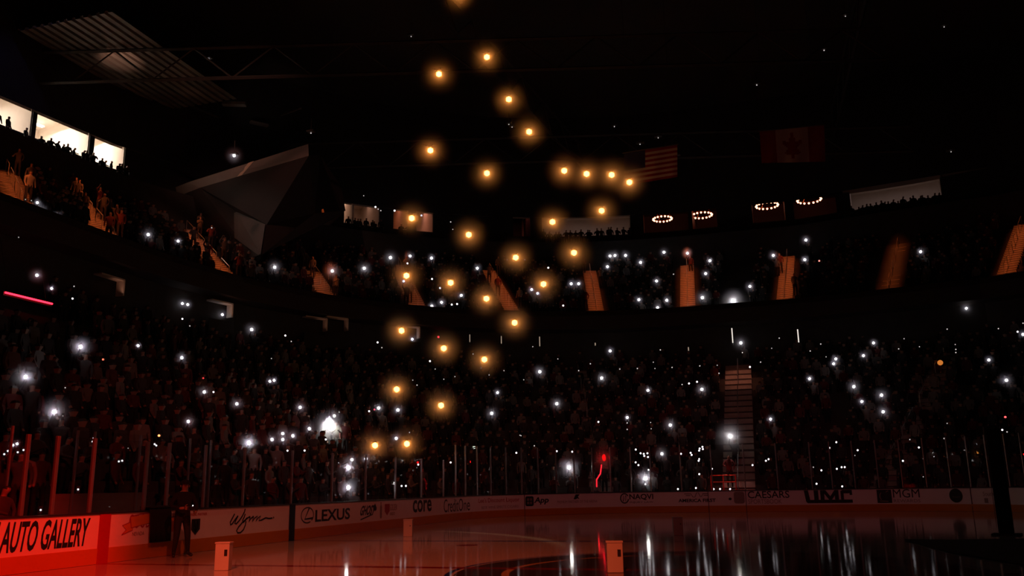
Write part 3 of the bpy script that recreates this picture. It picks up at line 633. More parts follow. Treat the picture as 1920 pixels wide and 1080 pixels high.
 [7.96, 34.03, 3.52, 0.5, 'low', 'faint pinpoint phone torch, lower bowl, above the square lion emblem, third from left', 45.4, 4.04, 'above the square lion emblem'],
 [9.5, 33.4, 3.5, 0.7, 'low', 'faint pinpoint phone torch, lower bowl, near the tall black post, first from left', 44.4, 3.98, 'near the tall black post'],
 [8.73, 32.14, 2.57, 0.3, 'glass', 'faint pinpoint phone torch behind rink glass above the square lion emblem, third from left', 43.2, 2.51, 'above the square lion emblem'],
 [8.23, 32.17, 2.48, 0.3, 'glass', 'faint pinpoint phone torch behind rink glass above the square lion emblem, first from left', 43.4, 2.36, 'above the square lion emblem'],
 [9.95, 34.67, 4.33, 0.3, 'low', 'faint pinpoint phone torch, lower bowl, near the tall black post, third from left', 45.6, 5.32, 'near the tall black post'],
 [7.93, 30.73, 1.59, 0.4, 'glass', 'faint pinpoint phone torch behind rink glass above the square lion emblem, second from left', 41.9, 0.91, 'above the square lion emblem'],
 [3.02, 31.44, 1.34, 0.9, 'glass', 'small phone torch behind rink glass above the large block letters, third from left', 43.9, 0.94, 'above the large block letters'],
 [4.23, 31.42, 1.19, 1.0, 'glass', 'small phone torch behind rink glass above the large block letters, eighth from left', 43.5, 0.92, 'above the large block letters'],
 [2.97, 32.35, 2.18, 0.6, 'glass', 'faint pinpoint phone torch behind rink glass above the large block letters, first from left', 44.9, 1.85, 'above the large block letters'],
 [11.7, 32.58, 3.71, 0.8, 'low', 'small phone torch, lower bowl, near the tall black post, first from left', 43.0, 4.33, 'near the tall black post'],
 [12.03, 32.5, 3.8, 1.0, 'low', 'small phone torch, lower bowl, near the tall black post, second from left', 42.9, 4.46, 'near the tall black post'],
 [12.16, 32.19, 3.68, 0.6, 'low', 'faint pinpoint phone torch, lower bowl, near the tall black post, eighth from left', 42.5, 4.29, 'near the tall black post'],
 [5.12, 33.27, 2.75, 0.3, 'glass', 'faint pinpoint phone torch behind rink glass above the large block letters, second from left', 45.3, 2.79, 'above the large block letters'],
 [-12.02, 37.67, 6.56, 2.0, 'low', 'bright phone torch, lower bowl, above the square app emblem, second from left', 55.1, 8.91, 'above the square app emblem'],
 [-15.22, 34.09, 5.82, 2.2, 'low', 'bright phone torch, lower bowl, above the square app emblem, first from left', 52.5, 7.71, 'above the square app emblem'],
 [-7.49, 37.39, 5.49, 1.8, 'low', 'small bright phone torch, lower bowl, above the ringed N emblem, first from left', 53.3, 7.19, 'above the ringed N emblem'],
 [-4.8, 36.72, 4.89, 2.3, 'low', 'bright phone torch, lower bowl, above the ringed N emblem', 51.8, 6.22, 'above the ringed N emblem'],
 [-9.14, 36.53, 5.23, 1.2, 'low', 'small phone torch, lower bowl, around the red light stick', 52.9, 6.78, 'around the red light stick'],
 [-9.83, 31.27, 2.42, 2.8, 'glass', 'glaring phone torch behind rink glass around the red light stick', 47.6, 2.23, 'around the red light stick'],
 [-5.66, 31.34, 1.76, 2.6, 'glass', 'glaring phone torch behind rink glass above the ringed N emblem', 46.3, 0.93, 'above the ringed N emblem'],
 [-5.03, 33.87, 3.12, 2.3, 'glass', 'bright phone torch behind rink glass above the ringed N emblem', 48.8, 3.38, 'above the ringed N emblem'],
 [-1.29, 35.37, 4.05, 3.5, 'low', 'glaring phone torch, lower bowl, around the lit lower stairs', 49.4, 4.87, 'around the lit lower stairs'],
 [-12.74, 30.88, 3.29, 1.0, 'glass', 'small phone torch behind rink glass above the square app emblem, first from left', 48.2, 3.66, 'above the square app emblem'],
 [-10.82, 32.52, 3.38, 0.9, 'glass', 'small phone torch behind rink glass above the square app emblem, second from left', 49.3, 3.81, 'above the square app emblem'],
 [-10.0, 32.89, 3.34, 0.8, 'glass', 'small phone torch behind rink glass around the red light stick', 49.4, 3.73, 'around the red light stick'],
 [-6.55, 34.17, 3.41, 0.9, 'glass', 'small phone torch behind rink glass above the ringed N emblem, first from left', 49.6, 3.85, 'above the ringed N emblem'],
 [-6.23, 33.82, 3.18, 1.1, 'glass', 'small phone torch behind rink glass above the ringed N emblem, fourth from left', 49.1, 3.46, 'above the ringed N emblem'],
 [-6.0, 33.62, 3.02, 1.1, 'glass', 'small phone torch behind rink glass above the ringed N emblem, sixth from left', 48.8, 3.22, 'above the ringed N emblem'],
 [-6.05, 33.81, 3.14, 1.0, 'glass', 'small phone torch behind rink glass above the ringed N emblem, fifth from left', 49.1, 3.42, 'above the ringed N emblem'],
 [-5.85, 33.88, 3.17, 0.9, 'glass', 'small phone torch behind rink glass above the ringed N emblem, eighth from left', 49.1, 3.46, 'above the ringed N emblem'],
 [-5.78, 33.53, 2.95, 0.9, 'glass', 'small phone torch behind rink glass above the ringed N emblem, ninth from left', 48.7, 3.11, 'above the ringed N emblem'],
 [-6.4, 32.96, 2.66, 1.1, 'glass', 'small phone torch behind rink glass above the ringed N emblem, second from left', 48.3, 2.63, 'above the ringed N emblem'],
 [-6.22, 32.75, 2.5, 1.2, 'glass', 'small phone torch behind rink glass above the ringed N emblem, third from left', 48.0, 2.4, 'above the ringed N emblem'],
 [-5.62, 32.36, 2.22, 1.3, 'glass', 'small phone torch behind rink glass above the ringed N emblem, tenth from left', 47.4, 1.93, 'above the ringed N emblem'],
 [-3.43, 33.89, 3.13, 1.1, 'glass', 'small phone torch behind rink glass above the winged emblem, third from left', 48.4, 3.39, 'above the winged emblem'],
 [-3.36, 33.7, 3.01, 0.9, 'glass', 'small phone torch behind rink glass above the winged emblem, fourth from left', 48.2, 3.2, 'above the winged emblem'],
 [-2.8, 34.41, 3.46, 1.0, 'glass', 'small phone torch behind rink glass above the winged emblem, eleventh from left', 48.8, 3.91, 'above the winged emblem'],
 [-2.95, 34.28, 3.37, 1.0, 'glass', 'small phone torch behind rink glass above the winged emblem, tenth from left', 48.7, 3.78, 'above the winged emblem'],
 [-2.97, 34.09, 3.25, 0.9, 'glass', 'small phone torch behind rink glass above the winged emblem, seventh from left', 48.5, 3.59, 'above the winged emblem'],
 [-2.77, 34.22, 3.33, 0.9, 'glass', 'small phone torch behind rink glass above the winged emblem, twelfth from left', 48.6, 3.72, 'above the winged emblem'],
 [-2.93, 33.3, 2.76, 1.3, 'glass', 'small phone torch behind rink glass above the winged emblem, eighth from left', 47.6, 2.8, 'above the winged emblem'],
 [-2.95, 33.14, 2.67, 1.0, 'glass', 'small phone torch behind rink glass above the winged emblem, sixth from left', 47.5, 2.64, 'above the winged emblem'],
 [-2.89, 32.31, 1.94, 0.9, 'glass', 'small phone torch behind rink glass above the winged emblem, ninth from left', 46.5, 1.81, 'above the winged emblem'],
 [-2.21, 32.41, 2.21, 0.9, 'glass', 'small phone torch behind rink glass above the winged emblem, thirteenth from left', 46.5, 1.91, 'above the winged emblem'],
 [-3.97, 31.4, 1.18, 1.0, 'glass', 'small phone torch behind rink glass above the winged emblem, first from left', 45.8, 0.9, 'above the winged emblem'],
 [-3.03, 31.42, 1.22, 1.3, 'glass', 'small phone torch behind rink glass above the winged emblem, fifth from left', 45.6, 0.92, 'above the winged emblem'],
 [-2.12, 31.41, 1.15, 0.8, 'glass', 'small phone torch behind rink glass above the winged emblem, fourteenth from left', 45.3, 0.91, 'above the winged emblem'],
 [-1.79, 31.44, 1.15, 1.0, 'glass', 'small phone torch behind rink glass around the lit lower stairs, first from left', 45.2, 0.94, 'around the lit lower stairs'],
 [-1.28, 31.43, 1.14, 0.8, 'glass', 'small phone torch behind rink glass around the lit lower stairs, second from left', 45.0, 0.93, 'around the lit lower stairs'],
 [-13.02, 32.83, 4.34, 0.4, 'low', 'faint pinpoint phone torch, lower bowl, above the square app emblem, fifth from left', 50.4, 5.32, 'above the square app emblem'],
 [-13.09, 32.85, 4.37, 0.4, 'low', 'faint pinpoint phone torch, lower bowl, above the square app emblem, fourth from left', 50.4, 5.38, 'above the square app emblem'],
 [-12.08, 32.3, 3.71, 0.6, 'low', 'faint pinpoint phone torch, lower bowl, above the square app emblem, eighth from left', 49.5, 4.33, 'above the square app emblem'],
 [-6.01, 36.99, 5.11, 0.4, 'low', 'faint pinpoint phone torch, lower bowl, above the ringed N emblem, fifth from left', 52.5, 6.58, 'above the ringed N emblem'],
 [-5.9, 36.31, 4.69, 0.3, 'low', 'faint pinpoint phone torch, lower bowl, above the ringed N emblem, sixth from left', 51.7, 5.88, 'above the ringed N emblem'],
 [-5.68, 31.34, 1.46, 1.0, 'glass', 'small phone torch behind rink glass above the ringed N emblem, seventh from left', 46.3, 0.93, 'above the ringed N emblem'],
 [-3.96, 33.84, 3.09, 0.9, 'glass', 'small phone torch behind rink glass above the winged emblem, second from left', 48.5, 3.34, 'above the winged emblem'],
 [-7.32, 36.13, 4.69, 0.5, 'low', 'faint pinpoint phone torch, lower bowl, above the ringed N emblem, third from left', 51.9, 5.92, 'above the ringed N emblem'],
 [-7.41, 36.78, 5.12, 0.6, 'low', 'faint pinpoint phone torch, lower bowl, above the ringed N emblem, second from left', 52.7, 6.58, 'above the ringed N emblem'],
 [-21.78, 8.08, 6.51, 2.5, 'low', 'glaring phone torch, lower bowl, left of the red centre line, third from left', 30.2, 8.83, 'left of the red centre line'],
 [-18.94, 3.2, 4.75, 3.2, 'low', 'glaring phone torch, lower bowl, left of the red centre line, first from left', 24.5, 5.99, 'left of the red centre line'],
 [-17.18, 2.57, 3.65, 3.2, 'low', 'glaring phone torch, lower bowl, left of the red centre line, second from left', 23.2, 4.23, 'left of the red centre line'],
 [-22.97, 12.31, 7.25, 1.6, 'low', 'small bright phone torch, lower bowl, above the black drape', 34.7, 10.02, 'above the black drape'],
 [-22.61, 14.57, 7.04, 2.3, 'low', 'bright phone torch, lower bowl, above the black drape, first from left', 36.7, 9.66, 'above the black drape'],
 [-19.73, 12.34, 5.24, 2.0, 'low', 'bright phone torch, lower bowl, above the black drape, third from left', 33.4, 6.78, 'above the black drape'],
 [-19.83, 13.05, 5.31, 1.2, 'low', 'small phone torch, lower bowl, above the script lettering, first from left', 34.1, 6.88, 'above the script lettering'],
 [-19.12, 13.61, 4.86, 2.2, 'low', 'bright phone torch, lower bowl, above the script lettering, first from left', 34.3, 6.17, 'above the script lettering'],
 [-17.36, 8.4, 3.77, 2.4, 'low', 'bright phone torch, lower bowl, above the black drape, second from left', 28.7, 4.41, 'above the black drape'],
 [-16.34, 10.41, 3.12, 2.6, 'low', 'glaring phone torch, lower bowl, above the script lettering', 30.1, 3.39, 'above the script lettering'],
 [-15.99, 2.78, 2.92, 1.2, 'low', 'small phone torch, lower bowl, left of the red centre line, third from left', 22.9, 3.04, 'left of the red centre line'],
 [-15.84, 2.59, 2.82, 1.1, 'low', 'small phone torch, lower bowl, left of the red centre line, second from left', 22.6, 2.89, 'left of the red centre line'],
 [-15.89, 5.04, 2.85, 0.9, 'low', 'small phone torch, lower bowl, above the black drape, first from left', 24.9, 2.94, 'above the black drape'],
 [-15.83, 5.04, 2.81, 0.9, 'low', 'small phone torch, lower bowl, above the black drape, second from left', 24.9, 2.88, 'above the black drape'],
 [-15.01, 2.77, 2.31, 1.2, 'glass', 'small phone torch behind rink glass above the black drape, second from left', 22.4, 2.06, 'above the black drape'],
 [-14.99, 2.63, 2.29, 1.2, 'glass', 'small phone torch behind rink glass above the black drape, first from left', 22.3, 2.04, 'above the black drape'],
 [-15.51, -0.21, 2.61, 1.8, 'low', 'small bright phone torch, lower bowl, left of the red centre line, first from left', 19.9, 2.56, 'left of the red centre line'],
 [-15.57, -0.04, 2.65, 1.8, 'low', 'small bright phone torch, lower bowl, left of the red centre line, second from left', 20.0, 2.62, 'left of the red centre line'],
 [-15.25, -0.57, 2.46, 1.2, 'glass', 'small phone torch behind rink glass left of the red centre line, second from left', 19.4, 2.3, 'left of the red centre line'],
 [-15.23, -0.32, 2.44, 1.0, 'glass', 'small phone torch behind rink glass left of the red centre line, third from left', 19.7, 2.28, 'left of the red centre line'],
 [-15.33, -0.07, 2.5, 0.9, 'glass', 'small phone torch behind rink glass left of the red centre line, fourth from left', 19.9, 2.38, 'left of the red centre line'],
 [-15.12, -0.78, 2.38, 0.8, 'glass', 'small phone torch behind rink glass left of the red centre line, first from left', 19.2, 2.17, 'left of the red centre line'],
 [-13.85, -0.88, 1.17, 1.3, 'glass', 'small phone torch behind rink glass left of the red centre line, fifth from left', 18.5, 0.9, 'left of the red centre line'],
 [-13.88, 0.15, 1.59, 0.9, 'glass', 'small phone torch behind rink glass left of the red centre line, sixth from left', 19.5, 0.93, 'left of the red centre line'],
 [-15.62, 3.66, 2.68, 0.3, 'glass', 'faint pinpoint phone torch behind rink glass above the black drape', 23.5, 2.67, 'above the black drape'],
 [-18.6, 4.32, 4.54, 0.5, 'low', 'faint pinpoint phone torch, lower bowl, left of the red centre line, second from left', 25.4, 5.65, 'left of the red centre line'],
 [-17.0, 2.7, 3.54, 0.4, 'low', 'faint pinpoint phone torch, lower bowl, left of the red centre line, first from left', 23.2, 4.05, 'left of the red centre line'],
 [-19.64, 19.29, 5.19, 2.0, 'low', 'bright phone torch, lower bowl, above the ringed L emblem, second from left', 39.8, 6.69, 'above the ringed L emblem'],
 [-19.29, 21.91, 4.97, 2.2, 'low', 'bright phone torch, lower bowl, above the ringed L emblem, third from left', 42.1, 6.34, 'above the ringed L emblem'],
 [-17.75, 16.92, 4.02, 1.9, 'low', 'small bright phone torch, lower bowl, above the ringed L emblem', 36.8, 4.8, 'above the ringed L emblem'],
 [-17.16, 13.89, 3.64, 1.9, 'low', 'small bright phone torch, lower bowl, above the script lettering, third from left', 33.7, 4.21, 'above the script lettering'],
 [-16.65, 12.35, 3.33, 2.1, 'low', 'bright phone torch, lower bowl, above the script lettering, third from left', 32.1, 3.7, 'above the script lettering'],
 [-16.72, 13.2, 3.37, 1.9, 'low', 'small bright phone torch, lower bowl, above the script lettering, fourth from left', 32.9, 3.77, 'above the script lettering'],
 [-17.06, 14.48, 3.58, 2.1, 'low', 'bright phone torch, lower bowl, above the ringed L emblem, first from left', 34.2, 4.11, 'above the ringed L emblem'],
 [-19.66, 27.59, 5.81, 2.2, 'low', 'bright phone torch, lower bowl, above the bottle emblem, first from left', 47.7, 7.71, 'above the bottle emblem'],
 [-19.05, 28.81, 5.77, 1.9, 'low', 'small bright phone torch, lower bowl, above the bottle emblem', 48.7, 7.62, 'above the bottle emblem'],
 [-17.34, 24.89, 3.96, 2.1, 'low', 'bright phone torch, lower bowl, above the bottle emblem, second from left', 44.1, 4.71, 'above the bottle emblem'],
 [-15.0, 15.28, 2.31, 2.6, 'glass', 'glaring phone torch behind rink glass above the ringed L emblem, first from left', 34.1, 2.05, 'above the ringed L emblem'],
 [-15.58, 16.68, 2.66, 2.2, 'glass', 'bright phone torch behind rink glass above the ringed L emblem', 35.7, 2.63, 'above the ringed L emblem'],
 [-15.71, 18.23, 2.74, 2.1, 'glass', 'bright phone torch behind rink glass above the bottle emblem', 37.2, 2.76, 'above the bottle emblem'],
 [-13.86, 13.13, 1.54, 2.8, 'glass', 'glaring phone torch behind rink glass above the ringed L emblem, second from left', 31.6, 0.91, 'above the ringed L emblem'],
 [-16.04, 13.67, 2.95, 1.1, 'glass', 'small phone torch behind rink glass above the ringed L emblem', 33.0, 3.09, 'above the ringed L emblem'],
 [-15.37, 23.15, 2.57, 1.3, 'glass', 'small phone torch behind rink glass above the curved corner lettering, first from left', 41.6, 2.49, 'above the curved corner lettering'],
 [-14.87, 26.2, 2.72, 1.2, 'glass', 'small phone torch behind rink glass above the curved corner lettering, second from left', 44.4, 2.74, 'above the curved corner lettering'],
 [-13.85, 17.84, 1.57, 1.0, 'glass', 'small phone torch behind rink glass above the bottle emblem, first from left', 36.0, 0.9, 'above the bottle emblem'],
 [-13.85, 18.28, 1.57, 1.0, 'glass', 'small phone torch behind rink glass above the bottle emblem, second from left', 36.4, 0.9, 'above the bottle emblem'],
 [-17.0, 17.01, 3.55, 0.9, 'low', 'small phone torch, lower bowl, above the ringed L emblem', 36.6, 4.05, 'above the ringed L emblem'],
 [-19.71, 23.17, 5.26, 0.6, 'low', 'faint pinpoint phone torch, lower bowl, above the ringed L emblem', 43.5, 6.8, 'above the ringed L emblem'],
 [-19.6, 26.31, 5.54, 0.8, 'low', 'small phone torch, lower bowl, above the bottle emblem, first from left', 46.4, 7.26, 'above the bottle emblem'],
 [-17.44, 26.79, 4.36, 0.6, 'low', 'faint pinpoint phone torch, lower bowl, above the curved corner lettering, first from left', 46.0, 5.35, 'above the curved corner lettering'],
 [-15.32, 15.06, 2.5, 0.4, 'glass', 'faint pinpoint phone torch behind rink glass above the ringed L emblem', 34.0, 2.37, 'above the ringed L emblem'],
 [-15.96, 12.32, 2.9, 0.8, 'glass', 'small phone torch behind rink glass above the script lettering', 31.8, 3.01, 'above the script lettering']], 'AM': [[-9.95, 12.17, 16.93, 33.0, 'amber drone lamp left of and just below the highest complete one'],
 [-9.95, 18.03, 20.58, 39.3, 'amber drone lamp highest on the arc, below the cut-off topmost one'],
 [-9.95, 21.37, 19.99, 42.3, 'amber drone lamp on the arc, second step down from its peak'],
 [-9.63, 23.82, 19.23, 44.3, 'amber drone lamp on the arc, third step down, above the row of four'],
 [-9.95, 11.35, 13.5, 31.5, 'amber drone lamp alone above the leftmost club windows, under the top left one'],
 [-12.6, 25.8, 18.04, 46.8, 'amber drone lamp between the row of four and the lone left one'],
 [-6.95, 19.95, 15.39, 39.1, 'first amber drone lamp in the level row of four near the striped flag'],
 [-6.6, 23.26, 16.36, 42.3, 'second amber drone lamp in the level row of four near the striped flag'],
 [-5.53, 24.24, 16.52, 43.0, 'third amber drone lamp in the level row of four near the striped flag'],
 [-4.7, 24.48, 16.11, 42.9, 'last amber drone lamp of the level row, touching the striped flag'],
 [-7.28, 30.53, 16.77, 49.4, 'amber drone lamp just above the pale club window strip'],
 [-9.86, 29.18, 15.98, 48.7, 'amber drone lamp at the left end of the pale club window strip'],
 [-13.45, 17.71, 13.18, 38.4, 'amber drone lamp beside the small orange lit club window'],
 [-13.14, 24.33, 14.22, 44.7, 'amber drone lamp just under the dark club wall, left of two others'],
 [-11.56, 27.5, 13.64, 47.1, 'amber drone lamp above the sixth lit upper staircase, to its right'],
 [-8.83, 29.85, 14.25, 48.6, 'amber drone lamp above the seventh lit upper staircase, to its left'],
 [-13.45, 17.2, 10.43, 37.3, 'amber drone lamp at the fifth lit upper staircase head'],
 [-13.44, 22.49, 11.28, 42.4, 'amber drone lamp among the white torches right of the fifth lit staircase'],
 [-10.37, 28.76, 12.32, 47.6, 'amber drone lamp halfway up between sixth and seventh lit upper staircases'],
 [-12.66, 25.67, 11.06, 45.1, 'amber drone lamp left of the sixth lit upper staircase, at mid height'],
 [-12.5, 30.2, 10.56, 49.2, 'amber drone lamp at the foot of the sixth lit upper staircase'],
 [-15.95, 22.3, 9.03, 42.4, 'amber drone lamp against the ring of suites beside its lit niche'],
 [-15.2, 26.06, 8.65, 45.6, 'amber drone lamp under the small red exit light'],
 [-13.82, 28.65, 8.32, 47.6, 'amber drone lamp rightmost of those over the lower bowl'],
 [-15.95, 21.83, 6.1, 41.3, 'amber drone lamp over the lower bowl, above two white torches'],
 [-15.27, 25.87, 5.63, 44.8, 'amber drone lamp over the lower bowl, right of and above the lowest pair'],
 [-15.15, 17.93, 3.28, 36.8, 'left one of the lowest pair of amber drone lamps above the glass'],
 [-15.15, 21.28, 3.48, 40.0, 'right one of the lowest pair of amber drone lamps above the glass'],
 [-9.95, 14.37, 21.58, 36.1, 'topmost amber lamp of all, cut off by the top edge of view']], 'AI': [[[-31.15, 13.69, 14.0],
 [-40.95, 21.04, 20.0]],
 [[-31.15, 19.56, 14.0],
 [-40.71, 26.15, 20.0]],
 [[-30.33, 28.55, 14.0],
 [-38.75, 34.44, 20.0]],
 [[-27.33, 35.74, 14.0],
 [-34.35, 42.91, 20.0]],
 [[-23.08, 41.11, 14.0],
 [-28.61, 49.34, 20.0]],
 [[-17.08, 45.51, 14.0],
 [-21.99, 54.0, 20.0]],
 [[-11.17, 47.83, 14.0],
 [-13.58, 57.33, 20.0]],
 [[-4.41, 48.7, 14.0],
 [-5.1, 58.49, 20.0]],
 [[2.54, 48.7, 14.0],
 [3.35, 58.5, 20.0]],
 [[9.54, 48.21, 14.0],
 [12.04, 57.7, 20.0]],
 [[16.33, 45.9, 14.0],
 [20.31, 54.86, 20.0]]], 'AD': {'auto': [19.347, 0.405, 21.555, 0.99], 'prev': [18.958, 0.467, 19.289, 1.032], 'good': [22.539, 0.551, 23.831, 1.056], 'goodtext': [22.773, 0.697, 23.487, 1.009], 'small1': [22.909, 0.532, 23.3, 0.616], 'flame': [24.079, 0.554, 24.395, 0.983], 'official': [24.844, 0.896, 25.62, 0.962], 'shield': [25.002, 0.426, 25.344, 0.82], 'wynn': [26.631, 0.358, 28.778, 1.011], 'ring': [30.298, 0.47, 31.079, 0.956], 'lex': [31.179, 0.483, 33.543, 0.859], 'ghost': [34.341, 0.391, 35.628, 1.024], 'ghostdrop': [35.313, 0.691, 35.622, 0.956], 'bottle': [35.851, 0.407, 36.124, 1.001], 'shield2': [36.308, 0.502, 36.73, 0.912], 'txt2': [36.775, 0.66, 37.406, 0.898], 'txt3': [36.783, 0.485, 37.217, 0.604], 'core': [38.949, 0.508, 40.929, 1.0], 'credit': [42.348, 0.399, 45.41, 0.967], 'lee': [46.184, 0.658, 49.176, 0.939], 'lee2': [46.449, 0.426, 49.1, 0.554], 'appsq': [49.549, 0.475, 50.062, 0.962], 'app': [50.112, 0.535, 50.972, 0.907], 'emb': [52.375, 0.759, 52.729, 1.002], 'faint': [51.465, 0.569, 53.675, 0.704], 'nring': [54.898, 0.494, 55.345, 1.011], 'naqvi': [55.376, 0.644, 56.624, 0.97], 'injury': [55.391, 0.481, 56.61, 0.589], 'wings': [58.228, 0.743, 59.448, 1.012], 'america': [57.91, 0.516, 59.805, 0.689], 'sq': [60.72, 0.427, 61.247, 1.008], 'dot': [60.45, 0.591, 60.609, 0.723], 'caesars': [61.416, 0.674, 63.436, 1.027], 'sports': [61.416, 0.401, 63.049, 0.624], 'umc': [64.14, 0.409, 66.457, 1.025], 'lion': [67.478, 0.386, 68.173, 1.015], 'mgm': [68.236, 0.63, 69.427, 1.028], 'rewards': [68.246, 0.406, 69.435, 0.555], 'tnt': [70.748, 0.394, 71.348, 1.031], 'faint2': [72.282, 0.694, 73.203, 0.88], 'faint3': [72.315, 0.39, 72.487, 0.6], 'faint4': [73.713, 0.698, 74.235, 0.879]}, 'SEAM': [49.49, 59.44, 61.31, 71.73], 'POST': [11.0, 13.4, 16.0, 18.2, 19.8, 20.56, 21.59, 23.29, 24.07, 25.51, 27.27, 29.79, 32.33, 34.82, 37.39, 39.99, 42.48, 44.01, 45.1, 46.19, 47.28, 48.37, 49.39, 50.41, 51.47, 52.5, 53.49, 54.45, 55.52, 56.54, 58.11, 59.69, 61.33, 62.94, 64.57, 65.52, 66.58, 67.65, 68.72, 69.79, 70.87, 71.76, 72.64, 73.57, 74.35, 75.31], 'RPOST': [21.21, 23.12, 23.68, 25.32, 27.39, 28.37], 'WIN': {'L1': [43.37, 44.65], 'L2': [44.72, 45.6], 'L3': [45.68, 46.21], 'A1': [50.31, 50.49], 'A2': [50.5, 51.02], 'B': [51.29, 51.6], 'Cc': [51.75, 52.1], 'A0': [53.71, 54.09], 'D': [54.31, 56.1], 'E1': [56.35, 57.26], 'E2': [57.31, 59.43], 'E3': [62.45, 65.38], 'E4': [66.01, 66.96], 'F': [67.19, 68.75]}, 'CH': [[-7.55, 63.38, 26.12, 34],
 [-3.87, 63.5, 26.12, 36],
 [2.06, 63.5, 26.4, 38],
 [5.77, 63.48, 26.53, 40]], 'BOX': [[-9.18, -0.97, 0.0],
 [-1.55, -0.47, 0.0],
 [-10.04, 9.89, 0.0],
 [-1.68, 10.45, 0.0]], 'POLE': [7.01, 10.68, 0.0], 'MAN': [-12.25, 1.73, 0.14], 'MANTOP': [-12.25, 1.66, 1.59], 'DRAPE': [[23.36, 0.35],
 [24.11, 0.35],
 [-13.6, 2.41, 1.47]], 'STAIRL': [[-0.89, 34.41, 1.6],
 [-0.95, 43.2, 7.07], 3.91, 12.7], 'SL2': [[-9.52, 35.19, 2.68],
 [-11.87, 43.54, 8.05]], 'SL3': [[7.9, 37.03, 3.48],
 [11.33, 43.54, 7.95]], 'SLIT': [[-1.26, 47.7, 11.87, 27],
 [3.27, 47.7, 11.37, 32],
 [-4.45, 47.7, 10.93, 14],
 [-15.12, 45.37, 11.97, 18],
 [-17.69, 44.01, 12.05, 14],
 [-11.2, 46.79, 11.73, 5],
 [-19.69, 42.68, 12.09, 14],
 [-13.64, 45.99, 9.09, 8]], 'RED': [[-28.45, 10.79, 9.6],
 [-28.45, 13.23, 9.54]], 'NICHE': [[-30.55, 18.81, 11.93],
 [-29.98, 27.38, 12.29],
 [-23.03, 40.32, 12.56],
 [-27.38, 34.45, 12.43],
 [-26.55, 35.87, 12.62]], 'STICK': [[-7.7, 30.22, 2.89],
 [-7.84, 30.16, 2.52],
 [-7.91, 30.13, 2.05],
 [-8.11, 30.05, 1.75],
 [-8.06, 30.07, 1.69],
 [-8.12, 30.04, 1.36]], 'CLUS': [-19.13, 21.14, 4.32], 'WEDGE': {'A': [-39.33, 35.25, 24.0], 'B': [-27.12, 31.66, 24.0], 'C': [-26.98, 31.54, 23.1], 'D': [-37.95, 34.91, 23.3], 'E': [[-28.55, 26.36, 17.76],
 [-31.59, 30.67, 19.41],
 [-34.38, 34.63, 20.93]], 'F': [[-28.03, 28.64, 17.6],
 [-30.79, 32.85, 19.11],
 [-33.38, 36.79, 20.53]], 'G': [[-28.09, 28.42, 15.63],
 [-30.88, 32.64, 16.96],
 [-33.48, 36.58, 18.21]], 'H': [[-28.53, 26.51, 16.24],
 [-31.55, 30.81, 17.72],
 [-34.32, 34.77, 19.09]], 'I': [[-25.82, 33.97, 21.61],
 [-28.01, 38.01, 23.23],
 [-30.13, 41.91, 24.79]], 'J': [[-26.63, 32.39, 23.45],
 [-28.99, 36.47, 25.29],
 [-31.24, 40.38, 27.06]], 'K': [[-28.72, 25.35, 19.06],
 [-31.88, 29.71, 20.91],
 [-34.77, 33.69, 22.59]], 'M': [[-26.74, 32.15, 19.25],
 [-29.12, 36.25, 20.75],
 [-31.4, 40.15, 22.19]], 'N': [[-25.62, 34.31, 19.97],
 [-27.78, 38.34, 21.45],
 [-29.87, 42.23, 22.87]]}, 'FLAG': [[-5.16, 26.18, 18.33],
 [-2.42, 26.43, 18.53],
 [-2.57, 27.0, 17.0],
 [-5.33, 26.74, 16.77],
 [1.69, 26.52, 18.72],
 [4.76, 26.44, 18.59],
 [4.71, 27.08, 16.93],
 [1.67, 27.09, 17.25]], 'DECK': [[-46.24, 31.62, 34.0],
 [-43.41, 31.72, 34.0],
 [-44.45, 34.38, 34.0],
 [-49.4, 37.41, 34.0],
 [-45.49, 38.76, 34.0],
 [-44.21, 29.15, 34.0],
 [-42.46, 41.74, 34.0],
 [-29.97, 47.42, 34.0]], 'SHARDS': [[-37.26, 37.51, 31.0],
 [-37.62, 41.38, 31.0],
 [-33.94, 40.23, 31.0],
 [-44.14, 24.29, 31.0],
 [-44.98, 26.69, 31.0],
 [-39.12, 25.41, 31.0]], 'DOTS': [[[-21.64, 41.37, 12.09],
 [1, 0.02, 0.03], 5, 0.077, 'small red light in the suite ring above an amber lamp'],
 [[7.45, 47.73, 12.46],
 [1, 0.12, 0.03], 3, 0.097, 'small orange red light in the suite ring at right'],
 [[11.27, 42.23, 8.46],
 [1, 0.3, 0.05], 0.6, 0.165, 'dull orange glowing lamp in the lower bowl at right'],
 [[-22.34, 9.8, 6.32],
 [1, 0.15, 0.08], 2, 0.036, 'tiny orange light left of the script lettering, high in the lower bowl'],
 [[-17.39, 7.05, 3.24],
 [1, 0.3, 0.1], 3, 0.037, 'small orange light just above the glass over the black drape'],
 [[-22.26, 15.62, 6.27],
 [1, 0.05, 0.05], 1.5, 0.035, 'tiny red light left of the white torches above the script lettering'],
 [[12.71, 34.57, 4.55],
 [1, 0.08, 0.08], 2.5, 0.055, 'tiny red light above the tall black post'],
 [[-20.29, 28.36, 5.81],
 [1, 0.05, 0.15], 2, 0.045, 'tiny red light beside the white torch above the bottle emblem'],
 [[5.51, 53.4, 18.24],
 [1, 0.3, 0.25], 1.6, 0.067, 'tiny pinkish light in the upper deck right of the ninth lit staircase']]}

